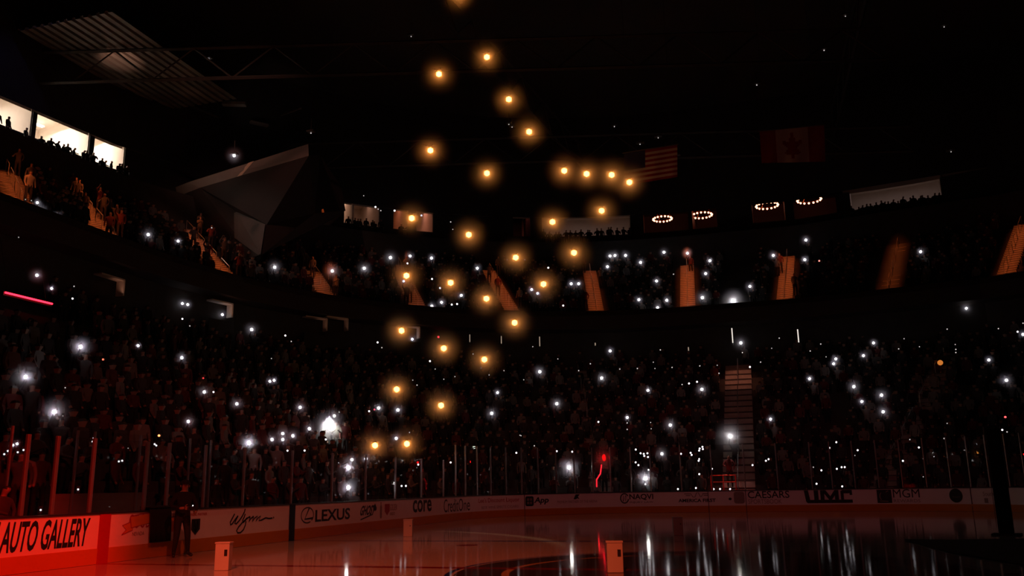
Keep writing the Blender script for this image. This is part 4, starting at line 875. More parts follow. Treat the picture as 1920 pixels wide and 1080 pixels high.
# ------------------------------------------------------------------ the bowl
U0, U1 = -14.0, 92.0
floor = mesh_obj('floor', [(-13.4, -31, 0), (13.4, -31, 0), (13.4, 31, 0), (-13.4, 31, 0)], [(0, 1, 2, 3)], M['ice'])
struct(floor)
floor2 = sweep('floor_walkway', U0, U1, [(0.25, -0.02), (1.85, -0.02)], M['concrete'])
struct(floor2)
prof = []
ROWS = 19
dd, dz = (17.4 - 1.8) / ROWS, (10.0 - 0.3) / ROWS
for i in range(ROWS):
    z = 0.3 + dz * i
    prof += [(1.8 + dd * i, z - (dz if i else 0.32)), (1.8 + dd * i, z), ]
prof += [(17.4, 0.3 + dz * (ROWS - 1)), (17.4, 12.6)]
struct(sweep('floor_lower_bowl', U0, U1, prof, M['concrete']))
# fascia of the upper deck with its soffit
struct(sweep('wall_fascia', U0, U1, [(17.4, 12.6), (16.6, 12.75), (16.6, 13.75), (16.9, 14.2), (17.1, 14.2), (17.1, 13.9), (18.0, 13.9)], M['soffit']))
prof = []
R2 = 13
for i in range(R2):
    z = 14.0 + 0.4846 * i
    d = 18.0 + 0.8077 * i
    prof += [(d, z - (0.4846 if i else 0.1)), (d, z)]
prof += [(28.5, 14.0 + 0.4846 * (R2 - 1)), (28.5, 22.9), (30.9, 22.9), (30.9, 24.15)]
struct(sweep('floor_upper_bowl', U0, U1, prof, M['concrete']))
# club level: front wall in pieces between the openings, rooms behind
WIN = DATA['WIN']
order = sorted(WIN.items(), key=lambda kv: kv[1][0])
ZB, ZT = 24.15, 26.0
edges = [U0] + [v for _, w in order for v in w] + [U1]
k = 0
for i in range(0, len(edges), 2):
    a, b_ = edges[i], edges[i + 1]
    if b_ - a > 0.01:
        k += 1
        struct(sweep('wall_club_pier_%d' % k, a, b_, [(30.9, ZB), (30.9, ZT), (31.3, ZT), (31.3, ZB)], M['wall'], closed=True, step=2, arcstep=.2))
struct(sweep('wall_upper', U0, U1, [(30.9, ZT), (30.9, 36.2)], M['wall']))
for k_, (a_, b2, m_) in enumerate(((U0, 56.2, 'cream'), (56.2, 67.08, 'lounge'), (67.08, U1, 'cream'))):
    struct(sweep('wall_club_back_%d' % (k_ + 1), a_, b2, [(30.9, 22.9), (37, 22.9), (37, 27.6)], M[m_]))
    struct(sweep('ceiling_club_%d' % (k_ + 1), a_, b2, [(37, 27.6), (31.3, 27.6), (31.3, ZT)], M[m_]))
# room partitions
for n_, (nm, w) in enumerate(order):
    for ue in w:
        a, b_ = at(ue, 31.0), at(ue, 37.0)
        t = (at(ue + 0.01, 31.0) - a).normalized() * 0.06
        V = []
        for z in (22.9, 27.6):
            V += [a - t + Vector((0, 0, z)), a + t + Vector((0, 0, z)), b_ + t + Vector((0, 0, z)), b_ - t + Vector((0, 0, z))]
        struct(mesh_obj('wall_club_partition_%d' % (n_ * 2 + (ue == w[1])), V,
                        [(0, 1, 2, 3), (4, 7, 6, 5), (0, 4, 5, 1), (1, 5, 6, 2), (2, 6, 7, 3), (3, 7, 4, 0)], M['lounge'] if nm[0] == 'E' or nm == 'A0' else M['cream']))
def room_light(nm, power, col, d=34.0, f=0.5, sx=None, z=27.4):
    w = WIN[nm]
    u = w[0] + (w[1] - w[0]) * f
    p = at(u, d, z)
    L = (at(w[1], d) - at(w[0], d)).length
    o = area('club_room_light', p, p - Vector((0, 0, 1)), power, col, sx or max(0.6, L * 0.8), 1.2)
    o.rotation_euler = (0, 0, tang(u))
    return o
room_light('L1', 260, (1, .86, .76), z=27.0)
room_light('L2', 420, (1, .86, .76), z=27.0)
room_light('L3', 260, (1, .84, .74), z=27.0)
room_light('A1', 22, (1, .6, .45))
room_light('A2', 8, (1, .5, .35))
room_light('B', 10, (1, .25, .12))
room_light('Cc', 22, (1, .35, .22))
room_light('A0', 6, (1, .2, .15))
room_light('D', 17, (1, .66, .62))
room_light('F', 15, (1, .75, .78))
for k_, nm in enumerate(('A0', 'Cc')):
    w = WIN[nm]
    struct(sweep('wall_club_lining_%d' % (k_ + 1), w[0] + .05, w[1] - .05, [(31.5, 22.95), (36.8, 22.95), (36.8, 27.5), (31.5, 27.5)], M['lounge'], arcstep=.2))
# bright ceiling strips seen through the left club windows
STRIPL = emit_mat('club_ceiling_strip', (1, .9, .8), 3.0)
for nm in ('L1', 'L2', 'L3'):
    w = WIN[nm]
    a = w[0] + (w[1] - w[0]) * .15
    b_ = w[0] + (w[1] - w[0]) * .85
    o = sweep('ceiling_lamp', a, b_, [(35.2, 27.3), (35.2, 27.38), (35.5, 27.38), (35.5, 27.3)], STRIPL, closed=True, arcstep=.2)
    tag(o, {'L1': 'glowing ceiling lamp strip in the leftmost bright club room', 'L2': 'glowing ceiling lamp strip in the widest bright club room',
            'L3': 'glowing ceiling lamp strip in the bright club room nearest the roof wedge'}[nm], 'lamp', 'ceiling lamps of the bright club rooms')
# blue tinted wash on the wall over the left club windows
p = at(44.4, 29.0, 29.5)
spot('blue_wall_wash', at(42.5, 24.0, 33.0), at(44.2, 30.9, 26.6), 110, (0.35, 0.33, 1.0), 48, 1.0)

# ------------------------------------------------------------------ roof
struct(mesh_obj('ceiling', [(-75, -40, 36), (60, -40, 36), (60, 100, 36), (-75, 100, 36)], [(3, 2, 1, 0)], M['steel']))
def ribbed_deck(name, cx, cy, lx, ly, rz, z, pitch=0.62, h=0.16):
    bm = bmesh.new()
    n = int(ly / pitch)
    prof_ = []
    for i in range(n):
        y = -ly / 2 + i * pitch
        prof_ += [(y, 0), (y + pitch * .55, 0), (y + pitch * .62, h), (y + pitch * .93, h)]
    va = [bm.verts.new((-lx / 2, y, zz)) for y, zz in prof_]
    vb = [bm.verts.new((lx / 2, y, zz)) for y, zz in prof_]
    for i in range(len(prof_) - 1):
        bm.faces.new((va[i], va[i + 1], vb[i + 1], vb[i]))
    o = from_bm(name, bm, M['deckm'])
    o.location = (cx, cy, z)
    o.rotation_euler = (0, 0, rz)
    return o
RD = radians(68)
struct(ribbed_deck('ceiling_ribbed_deck', -39.8, 29.2, 13, 8, radians(90), 30.4))
def truss(p0, p1, label, depth=2.2, bays=14, grp='roof trusses'):
    p0, p1 = Vector(p0), Vector(p1)
    root = empty('roof_truss', p0)
    bm = bmesh.new()
    d = p1 - p0
    o = Vector((0, 0, 0))
    tube(bm, [o, d], 0.13, 4)
    tube(bm, [o + Vector((0, 0, depth)), d + Vector((0, 0, depth))], 0.13, 4)
    from_bm('chord', bm, M['steel'], root)
    bm = bmesh.new()
    for i in range(bays):
        a = d * (i / bays)
        b2 = d * ((i + .5) / bays) + Vector((0, 0, depth))
        c = d * ((i + 1) / bays)
        tube(bm, [a, b2], 0.06, 4)
        tube(bm, [b2, c], 0.06, 4)
    from_bm('web', bm, M['steel'], root)
    return tag(root, label, 'roof truss', grp)
truss((-62, 20, 28.0), (10, 40, 28.0), 'dark roof truss crossing above the lit patch of ribbed deck')
truss((-58, 8, 28.0), (10, 26, 28.0), 'dark roof truss in the top left corner of the roof')
truss((-60, 38, 28.0), (14, 58, 28.0), 'dark roof truss behind the white lamp over the wedge balcony')
truss((-50, 4, 31.0), (-34, 60, 31.0), 'long dark catwalk truss running away along the left seats')
truss((-20, 0, 31.0), (-14, 66, 31.0), 'dark roof truss high above the amber lamp arc')
truss((10, 0, 31.0), (8, 66, 31.0), 'dark roof truss over the two hanging flags')
# pale ducts and brackets catching a little light among the steel
for i, (p, s, rz, lab) in enumerate((((-37.3, 37.5, 31.0), (1.8, .5, .25), .4, 'short pale duct piece left of the hanging white lamp'),
                              ((-37.6, 41.4, 31.0), (1.5, .35, .2), .9, 'small pale bracket above the wedge balcony'),
                              ((-33.9, 40.2, 31.0), (2.4, .12, .12), -.3, 'thin pale cross bar above the wedge balcony'),
                              ((-44.1, 24.3, 31.0), (1.9, .5, .3), .5, 'pale duct box in the top left corner of the roof'),
                              ((-45.0, 26.7, 31.0), (1.6, .15, .2), .5, 'thin pale strip below the corner duct box'))):
    bm = bmesh.new()
    box(bm, (0, 0, 0), s, rz, bev=.02)
    o = from_bm('roof_duct', bm, M['deckm'])
    o.location = p
    tag(o, lab, 'duct', 'pale fittings in the roof steel')
spot('duct_uplight', (-44.6, 22.5, 28), (-44.5, 25.2, 30.9), 9, (1, .8, .8), 36, .8)
spot('duct_uplight', (-36, 36, 27.5), (-37, 39.2, 31), 45, (1, .7, .6), 46, .8)
spot('deck_uplight', (-38.6, 32.8, 28.4), (-38.3, 33.6, 30.4), 6, (1, .45, .3), 50, .6)

# ------------------------------------------------------------------ wedge balcony
Wd = DATA['WEDGE']
def back(v, d=5.0, dz=0.0):
    v = Vector(v)
    n = Vector((v.x + 4.42, v.y - 21.97, 0))
    d = max(.3, min(d, 39.0 - n.length))
    n = n.normalized()
    return v + n * d + Vector((0, 0, dz))
root = empty('wedge_balcony', (-32, 33, 17))
rl = Vector(root.location)
A, B_, C_, D_ = [Vector(Wd[k_]) for k_ in 'ABCD']
def solid(name, front, mat, d=4.0, parent=None, dz=0.0):
    V = [Vector(v) - rl for v in front] + [back(v, d, dz) - rl for v in front]
    n = len(front)
    F = [tuple(range(n)), tuple(n + i for i in reversed(range(n)))] + [(i, i + n, (i + 1) % n + n, (i + 1) % n) for i in range(n)]
    o = mesh_obj(name, V, F, mat, parent)
    bm = bmesh.new()
    bm.from_mesh(o.data)
    bmesh.ops.recalc_face_normals(bm, faces=bm.faces)
    bm.to_mesh(o.data)
    bm.free()
    return o
solid('parapet', [A, B_, C_, D_], M['panel'], 3.0, root)
E_, H_ = [Vector(Wd[k_][2]) for k_ in 'EH']
F_, G_ = [Vector(Wd[k_][1]) for k_ in 'FG']
I_, N_, J_ = [Vector(Wd[k_][2]) for k_ in 'INJ']
M_ = Vector(Wd['M'][1])
def face_set(name, polys, mat, parent):
    V, F = [], []
    for p_ in polys:
        F.append(tuple(range(len(V), len(V) + len(p_))))
        V += [Vector(v) - rl for v in p_]
    return mesh_obj(name, V, F, mat, parent)
bA, bB, bG, bH, bN = back(A, 4), back(B_, 6), back(G_, 5), back(H_, 5), back(N_, 3)
face_set('hull', [[D_, C_, F_], [D_, F_, E_], [C_, J_, M_], [C_, M_, F_], [J_, I_, N_], [J_, N_, M_], [F_, M_, G_], [M_, N_, G_], [E_, F_, G_], [E_, G_, H_], [D_, E_, H_], [D_, H_, bH], [H_, G_, bG], [H_, bG, bH], [G_, N_, bN], [G_, bN, bG], [D_, bH, bA], [J_, C_, bB], [I_, J_, bB], [N_, I_, bB], [N_, bB, bN]], M['hull'], root)
fp = [E_, F_, G_, H_]
nrm = (F_ - E_).cross(H_ - E_).normalized()
if nrm.dot(CAM - E_) < 0:
    nrm = -nrm
solid('prow_panel', [v + nrm * 0.12 for v in fp], M['prow'], 0.05, root)
M['glint'] = noise_mat('painted_glint', (.85, .6, .45), .5, .05)
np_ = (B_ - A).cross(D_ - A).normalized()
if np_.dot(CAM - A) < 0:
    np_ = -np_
solid('glint_strip', [v + np_ * .05 for v in (A.lerp(B_, .555), A.lerp(B_, .582), D_.lerp(C_, .415), D_.lerp(C_, .393))], M['glint'], .04, root)  # glint on the parapet put in as a paler strip
tag(root, 'pale edged wedge shaped balcony jutting out below the roof at upper left', 'balcony')
spot('wedge_wash', (-24, 10, 33), (-32.5, 33.0, 22.5), 3600, (1, 0.42, 0.32), 34, 0.9)
spot('wedge_glint', (-10, 20, 31), (-34.1, 33.7, 23.6), 5000, (1, 0.45, 0.3), 1.0, 0.3, .02)

# ------------------------------------------------------------------ lit stairs of the upper deck
def stairs(name, p0, p1, width, label, group, nst, handrail=True, centre=False, mat='stair'):
    p0, p1 = Vector(p0), Vector(p1)
    root = empty(name, p0)
    d = p1 - p0
    run = Vector((d.x, d.y, 0))
    L = run.length
    rz = atan2(d.y, d.x)
    root.rotation_euler = (0, 0, rz)
    bm = bmesh.new()
    bn = bmesh.new()
    for i in range(nst):
        x = L * (i + .5) / nst
        h = d.z * (i + 1) / nst
        box(bm, (x, 0, h - .25), (L / nst + .02, width, .5))
        box(bn, (L * i / nst - .005, 0, h - .035), (.03, width, .09 if nst < 26 else .03))
    from_bm('steps', bm, M[mat], root)
    from_bm('nosings', bn, M['nosing'], root)
    if handrail:
        nr = 4
        for i in range(nr):
            x0 = L * (i + .15) / nr
            x1 = L * (i + .75) / nr
            z0, z1 = d.z * x0 / L, d.z * x1 / L
            bh = bmesh.new()
            yy = 0.0
            tube(bh, [(x0, yy, z0), (x0, yy, z0 + .95), (x1, yy, z1 + .95), (x1, yy, z1)], .025, 6)
            from_bm('handrail', bh, M['rail'], root)
    return tag(root, label, 'stairs', group)
ORD = ['leftmost', 'second', 'third', 'fourth', 'fifth', 'sixth', 'seventh', 'eighth', 'ninth', 'tenth', 'eleventh']
for i, (pb, pt) in enumerate(DATA['AI']):
    stairs('aisle_stairs', pb, pt, 1.15 if i > 4 else 1.3, 'amber lit concrete aisle stairs in the upper deck, %s of eleven%s' % (ORD[i], '' if i == 0 else ' from left'),
           'lit aisle stairs of the upper deck', 26)
    pb, pt = Vector(pb), Vector(pt)
    mid = (pb + pt) / 2
    dv = (pt - pb).normalized()
    side = dv.cross(Vector((0, 0, 1))).normalized()
    up_ = side.cross(dv)
    if up_.z < 0:
        up_ = -up_
    l = area('aisle_light', mid + up_ * 5.0, mid, (150, 150, 110, 70, 50, 95, 75, 125, 95, 85, 75)[i] * 0.5, (1, 0.17, 0.035), 10.5, 0.25, 24)
    zl = up_
    l.matrix_world = Matrix(((dv.x, side.x, zl.x, 0), (dv.y, side.y, zl.y, 0), (dv.z, side.z, zl.z, 0), (0, 0, 0, 1)))
    l.location = mid + up_ * 5.0
# lower bowl stairs
sl = DATA['STAIRL']
stairs('bowl_stairs', (-0.93, 32.6, .35), (-0.97, 47.2, 9.6), 1.75, 'lit lower bowl stairs with a centre handrail behind the far glass', 'stairs of the lower bowl', 22)
stairs('bowl_stairs', (-8.3, 32.8, .8), (-12.4, 45.6, 9.6), 1.3, 'dim lower bowl stairs above the red light stick', 'stairs of the lower bowl', 30)
stairs('bowl_stairs', (6.2, 33.0, .9), (12.2, 44.6, 9.2), 1.3, 'dim lower bowl stairs at the right, above the square lion emblem', 'stairs of the lower bowl', 30)
spot('lower_stair_light', (-0.9, 40, 17), (-0.9, 44.8, 8.4), 1700, (1, 0.30, 0.17), 22, .8)
spot('lower_stair_light', (-10.5, 38, 15), (-10.8, 40.5, 6.0), 45, (1, 0.2, 0.12), 24, .8)
spot('lower_stair_light', (9.5, 38, 15), (10.6, 41.0, 7.0), 45, (1, 0.2, 0.12), 24, .8)

# ------------------------------------------------------------------ suite ring details
SLN = ('tall white lit door slit in the suite ring, above the lower lit stairs', 'tall white lit door slit in the suite ring, right of the other tall one',
       'short thin lit slit in the suite ring between the far stairs', 'warm lit door slit in the suite ring right of the lowest stair lamp',
       'dim lit door slit in the suite ring below the amber lamp at the stair foot', 'tiny lit slit in the suite ring under the seventh upper stairs',
       'dim lit door slit in the suite ring right of the small red light', 'short lit slit at the top of the lower bowl')
for (x, y, z, h), lab in zip(DATA['SLIT'], SLN):
    p = Vector((x, y, z))
    dist_ = (p - CAM).length
    hh = h / 1616.0 * dist_
    u_n = Vector((x + 4.42, y - 21.97, 0)).normalized() if y > 22 and x < -4.42 else Vector((0, 1, 0))
    rz = atan2(-u_n.x, u_n.y)
    root = empty('door_gap', p, rz)
    bm = bmesh.new()
    box(bm, (0, .05, 0), (.07, .04, hh))
    from_bm('lit_gap', bm, emit_mat('door_gap_light', (1, .9, .8) if h > 25 else (1, .75, .55), 1.0 if h > 25 else .35), root)
    bm = bmesh.new()
    box(bm, (-.09, .03, 0), (.1, .14, hh + .2))
    box(bm, (.09, .03, 0), (.1, .14, hh + .2))
    box(bm, (0, .03, hh / 2 + .06), (.1, .14, .12))
    from_bm('door_frame', bm, M['wall'], root)
    tag(root, lab, 'door', 'lit door gaps of the suite ring')
NIN = ('warm lit soffit corner of a suite niche above the far left seats', 'warm lit soffit corner of a suite niche above the script lettering',
       'lit soffit corner of a suite niche beside the amber lamp', 'lit strip of soffit at the left end of the suite ring bend', 'lit strip of soffit at the right end of the suite ring bend')
for i, ((x, y, z), lab) in enumerate(zip(DATA['NICHE'], NIN)):
    p = Vector((x, y, 0))
    n = Vector((x + 4.42, y - 21.97, 0)).normalized() if y > 22 else Vector((-1, 0, 0))
    rz = atan2(-n.x, n.y)
    root = empty('suite_niche', (x - n.x * .75, y - n.y * .75, z - 2.05), rz)
    bm = bmesh.new()
    box(bm, (-.8, .1, 2.1), (1.6, .5, .08))          # soffit board
    box(bm, (0, .1, 1.7), (.1, .45, .8))              # side fin
    from_bm('soffit_board', bm, M['cream'], root)
    bm = bmesh.new()
    box(bm, (-.8, -.1, .5), (1.8, .08, 1.0))
    from_bm('parapet', bm, M['wall'], root)
    tag(root, lab, 'niche', 'suite niches')
    t = Vector((cos(rz), sin(rz), 0))
    q = Vector((x, y, z - .45)) - n * 1.0 - t * .3
    spot('niche_lamp', q - Vector((0, 0, .3)), q + Vector((0, 0, 1)) + t * .3, (3.5, 4, 4, 1.5, 1)[i], (1, .42, .26), 120, 1.0, .05)
# long red LED strip at left
a, b_ = [Vector(v) for v in DATA['RED']]
bm = bmesh.new()
box(bm, (0, 0, 0), (.06, (b_ - a).length, .06))
root = empty('red_light_strip', (a + b_) / 2)
from_bm('tube', bm, emit_mat('red_tube', (1, .012, .03), 7.0), root)
bm = bmesh.new()
box(bm, (-.1, 0, -.02), (.12, (b_ - a).length + .1, .2))
from_bm('housing', bm, M['blackplastic'], root)
bm = bmesh.new()
box(bm, (-.12, 0, -4.7), (.1, .1, 9.2))
tag(root, 'long glowing red light strip hung under the left suite ring', 'light strip')
for yy in (-1.0, 1.0):
    bm = bmesh.new()
    tube(bm, [(-.12, yy, .05), (-1.0, yy, 3.0)], .015, 5)
    from_bm('hanger', bm, M['steel'], root)

# ------------------------------------------------------------------ flags
def flag(name, kind, pts, label):
    P = [Vector(p_) for p_ in pts]
    tl, tr, br, bl = P
    nx_, ny_ = 40, 26
    V, F, MI = [], [], []
    nrm_ = (tr - tl).cross(bl - tl).normalized()
    for j in range(ny_ + 1):
        for i in range(nx_ + 1):
            s, t = i / nx_, j / ny_
            v = tl.lerp(tr, s).lerp(bl.lerp(br, s), t)
            v = v + nrm_ * (0.05 * sin(s * 17 + t * 2) * (0.3 + t))
            V.append(v - tl)
    for j in range(ny_):
        for i in range(nx_):
            a = j * (nx_ + 1) + i
            F.append((a, a + 1, a + nx_ + 2, a + nx_ + 1))
            s, t = (i + .5) / nx_, (j + .5) / ny_
            if kind == 'stripes':
                if s < .4 and t < 7 / 13:
                    MI.append(2)
                else:
                    MI.append(int(t * 13) % 2)
            else:
                if s < .25 or s > .75:
                    MI.append(0)
                else:
                    x_, y_ = (s - .5) * 2, (t - .5)
                    r_ = hypot(x_ * 1.15, y_)
                    an = atan2(x_, -y_)
                    leaf = .27 + .09 * cos(an * 5) + .03 * cos(an * 11)
                    stem = abs(x_) < .03 and 0 < y_ < .38
                    MI.append(0 if r_ < leaf or stem else 1)
    root = empty(name, tl)
    mr = noise_mat('flag_red', (.2, .012, .012), .9)
    mw = noise_mat('flag_white', (.4, .37, .36), .9, .05)
    mb = noise_mat('flag_blue', (.02, .02, .09), .9)
    mesh_obj('cloth', V, F, [mr, mw, mb], root, MI, True)
    bm = bmesh.new()
    tube(bm, [(-.1 * 1, 0, .04), (tr - tl) * 1.02 + Vector((0, 0, .04))], .03, 6)
    from_bm('top_bar', bm, M['steel'], root)
    for s in (.1, .9):
        bm = bmesh.new()
        q = (tr - tl) * s
        tube(bm, [q, q + Vector((0, 0, 31.2 - tl.z))], .012, 5)
        from_bm('hanging_cable', bm, M['steel'], root)
    return tag(root, label, 'flag', 'flags hung from the roof')
FL = DATA['FLAG']
flag('hanging_flag', 'stripes', FL[:4], 'dim red and white striped flag hanging from the roof by the amber lamps')
flag('hanging_flag', 'leaf', FL[4:], 'very dim red and white leaf flag hanging from the roof at right')
spot('flag_wash', (-2, 6, 14), (-3.3, 26.6, 17.6), 60, (1, .3, .2), 12, .8)
spot('flag_wash', (4, 6, 14), (3.3, 26.6, 17.9), 18, (1, .25, .2), 12, .8)

# ------------------------------------------------------------------ chandeliers
CHL = ('ring chandelier of orange bulbs, leftmost of four in the club rooms', 'ring chandelier of orange bulbs, second from left in the club rooms',
       'ring chandelier of orange bulbs, third from left in the club rooms', 'ring chandelier of orange bulbs, rightmost of four in the club rooms')
bulb_me = None
M['bulb'] = emit_mat('orange_bulb', (1, .42, .24), 4.0, False)
M['bulbred'] = noise_mat('copper_ring', (.5, .16, .07), .3, .1, 8, metal=.9)
for (x, y, z, w), lab in zip(DATA['CH'], CHL):
    root = empty('ring_chandelier', (x, y, z))
    dist_ = (Vector((x, y, z)) - CAM).length
    R_ = w / 2 / 1616.0 * dist_
    bm = bmesh.new()
    tube(bm, [(R_ * cos(a_ * pi / 16), R_ * sin(a_ * pi / 16), 0) for a_ in range(33)], .035, 6)
    from_bm('ring', bm, M['bulbred'], root)
    for k_ in range(16):
        if bulb_me is None:
            bm = bmesh.new()
            bmesh.ops.create_icosphere(bm, subdivisions=2, radius=.095)
            o = from_bm('bulb', bm, M['bulb'], root, True)
            bulb_me = o.data
        else:
            o = bpy.data.objects.new('bulb', bulb_me)
            COL.objects.link(o)
            o.parent = root
        o.location = (R_ * cos(k_ * pi / 8), R_ * sin(k_ * pi / 8), -.09)
    for k_ in range(3):
        bm = bmesh.new()
        a_ = k_ * 2 * pi / 3
        tube(bm, [(R_ * cos(a_), R_ * sin(a_), 0), (0, 0, 27.55 - z)], .02, 5)
        from_bm('hanging_rod', bm, M['bulbred'], root)
    tag(root, lab, 'chandelier', 'ring chandeliers in the club rooms')
    l = bpy.data.lights.new('chandelier_light', 'POINT')
    l.energy = 22
    l.color = (1, .07, .02)
    l.shadow_soft_size = .5
    o = bpy.data.objects.new('chandelier_light', l)
    o.location = (x, y, z + .25)
    COL.objects.link(o)

# ------------------------------------------------------------------ boards and glass
UB0, UB1 = 8.0, 78.0
KZ = 0.33
boards = sweep('rink_boards', UB0, UB1, [(0, 0), (0, 1.05), (.12, 1.05), (.12, 0)], M['white'], closed=True, step=2)
tag(boards, 'long white rink boards covered in printed adverts round the ice', 'rink boards')
sweep('kick_plate', UB0, UB1, [(-.012, 0.005), (-.018, KZ), (0.02, KZ), (.02, .005)], M['kick'], boards, closed=True, step=2)
sweep('cap_rail', UB0, UB1, [(-.03, 1.05), (-.03, 1.085), (.18, 1.085), (.18, 1.05)], M['cap'], boards, closed=True, step=2)
def stripe(u0, u1, mat, lab):
    o = sweep('line_stripe', u0, u1, [(-.024, .0), (-.024, 1.06), (.02, 1.06), (.02, .0)], mat, boards, closed=True, step=1)
    o['label'] = lab
stripe(21.85, 22.17, M['linered'], 'dark red centre line stripe on the boards')
stripe(29.62, 29.93, M['lineblue'], 'dark blue line stripe on the boards')
for s in DATA['SEAM']:
    sweep('panel_seam', s - .015, s + .015, [(-.022, .0), (-.022, 1.06), (.02, 1.06), (.02, .0)], M['cap'], boards, closed=True, step=1, arcstep=.02)

def board_map(verts2d, box_, shear=0.0, depth=0.006):
    """verts in the unit square -> points on the board face"""
    u0, z0, u1, z1 = box_
    out = []
    for x, y, s in verts2d:
        u = u0 + (u1 - u0) * x + shear * (y - .5) * (z1 - z0)
        out.append(at(u, -.006 - s * depth, z0 + (z1 - z0) * y))
    return out
def text_on_board(txt, box_, mat, label, shear=0.0, name='printed_lettering', bold=0.0):
    cu = bpy.data.curves.new('lettering', 'FONT')
    cu.body = txt
    cu.size = 1.0
    cu.offset = bold
    cu.resolution_u = 3
    t = bpy.data.objects.new('lettering', cu)
    COL.objects.link(t)
    dg = bpy.context.evaluated_depsgraph_get()
    dg.update()
    me = bpy.data.meshes.new_from_object(t.evaluated_get(dg))
    bpy.data.objects.remove(t)
    xs = [v.co.x for v in me.vertices]
    ys = [v.co.y for v in me.vertices]
    x0, x1, y0, y1 = min(xs), max(xs), min(ys), max(ys)
    V = board_map([((v.co.x - x0) / (x1 - x0), (v.co.y - y0) / (y1 - y0), 0) for v in me.vertices], box_, shear)
    F = [tuple(p_.vertices) for p_ in me.polygons]
    o = mesh_obj(name, V, F, mat, boards)
    m_ = o.modifiers.new('thickness', 'SOLIDIFY')
    m_.thickness = .004
    bpy.data.meshes.remove(me)
    o['label'] = label
    return o
def stroke_on_board(paths, box_, mat, label, w=.012, name='printed_emblem'):
    """paths: polylines in the unit square, drawn as flat strokes of width w (metres)"""
    u0, z0, u1, z1 = box_
    W_, H_ = u1 - u0, z1 - z0
    V, F = [], []
    for pts in paths:
        P = [Vector((p_[0] * W_, p_[1] * H_)) for p_ in pts]
        ww = pts[0][2] if len(pts[0]) > 2 else w
        n0 = len(V)
        for i, p_ in enumerate(P):
            t = (P[min(i + 1, len(P) - 1)] - P[max(i - 1, 0)])
            t = t.normalized() if t.length > 1e-6 else Vector((1, 0))
            nn = Vector((-t.y, t.x)) * ww
            for sgn in (1, -1):
                q = p_ + nn * sgn
                V.append(at(u0 + q.x, -.009, z0 + q.y))
        for i in range(len(P) - 1):
            a = n0 + 2 * i
            F.append((a, a + 1, a + 3, a + 2))
    o = mesh_obj(name, V, F, mat, boards)
    m_ = o.modifiers.new('thickness', 'SOLIDIFY')
    m_.thickness = .004
    o['label'] = label
    return o
def poly_on_board(polys, box_, mat, label, name='printed_emblem', dep=.009):
    V, F = [], []
    u0, z0, u1, z1 = box_
    for pts in polys:
        F.append(tuple(range(len(V), len(V) + len(pts))))
        V += [at(u0 + (u1 - u0) * x, -dep, z0 + (z1 - z0) * y) for x, y in pts]
    o = mesh_obj(name, V, F, mat, boards)
    m_ = o.modifiers.new('thickness', 'SOLIDIFY')
    m_.thickness = .004
    o['label'] = label
    return o
def ell(cx, cy, rx, ry, a0=0, a1=360, n=28):
    return [(cx + rx * cos(radians(a0 + (a1 - a0) * i / n)), cy + ry * sin(radians(a0 + (a1 - a0) * i / n))) for i in range(n + 1)]
def rrect(x0, y0, x1, y1, r=.15, n=5):
    out = []
    for cx, cy, a in ((x1 - r, y1 - r, 0), (x0 + r, y1 - r, 90), (x0 + r, y0 + r, 180), (x1 - r, y0 + r, 270)):
        out += [(cx + r * cos(radians(a + 90 * i / n)), cy + r * sin(radians(a + 90 * i / n))) for i in range(n + 1)]
    return out
AD = DATA['AD']
shieldp = [(0, 1), (1, 1), (1, .35), (.5, 0), (0, .35)]
text_on_board('AUTO GALLERY', AD['auto'], M['ink'], 'large condensed black lettering', .12, bold=.02)
text_on_board("S", AD['prev'], M['ink'], 'end letter of the lettering cut by the view', .12, bold=.02)
g = AD['good']
stroke_on_board([[(.02, .05), (.28, .22), (.28, .62), (.02, .45), (.12, .25), (.02, .05)], [(.2, .82), (.5, .92), (1, .99)], [(.24, .32), (.6, .47), (1, .56)], [(.2, .82), (.24, .32)]], g, M['inkred'], 'red ribbon outline', .010)
poly_on_board([[(.03, .07), (.28, .24), (.28, .6), (.03, .43), (.12, .25)], [(.21, .8), (1, .97), (1, .58), (.25, .34)]], g, M['inkorange'], 'orange ribbon fill', dep=.007)
text_on_board('GOOD', AD['goodtext'], M['inkred'], 'outlined red ribbon lettering')
text_on_board('NEVADA', AD['small1'], M['inkgrey'], 'small grey lettering under the ribbon')
poly_on_board([[(.1, 0), (1, 0), (1, .7), (.8, .85), (.3, .8), (.1, .6)]], AD['flame'], M['inkorange'], 'orange block emblem')
poly_on_board([ell(.5, .9, .5, .12)], AD['flame'], M['inkgrey'], 'grey round cap of the orange emblem')
text_on_board('OFFICIAL PARTNER', AD['official'], M['inkred'], 'small red lettering over a shield')
poly_on_board([shieldp], AD['shield'], M['ink'], 'dark shield emblem')
stroke_on_board([[(.3, .9), (.3, .4), (.5, .2), (.7, .4), (.7, .9)], [(.5, .7), (.5, .2)]], AD['shield'], M['inkgold'], 'gold lines on the dark shield', .012).location = (.004, 0, 0)
WY = AD['wynn']
def sc(pts):   # script drawn in crop pixels 380..1345 x 300..800
    return [((x - 380) / 965.0, 1 - (y - 300) / 500.0) for x, y in pts]
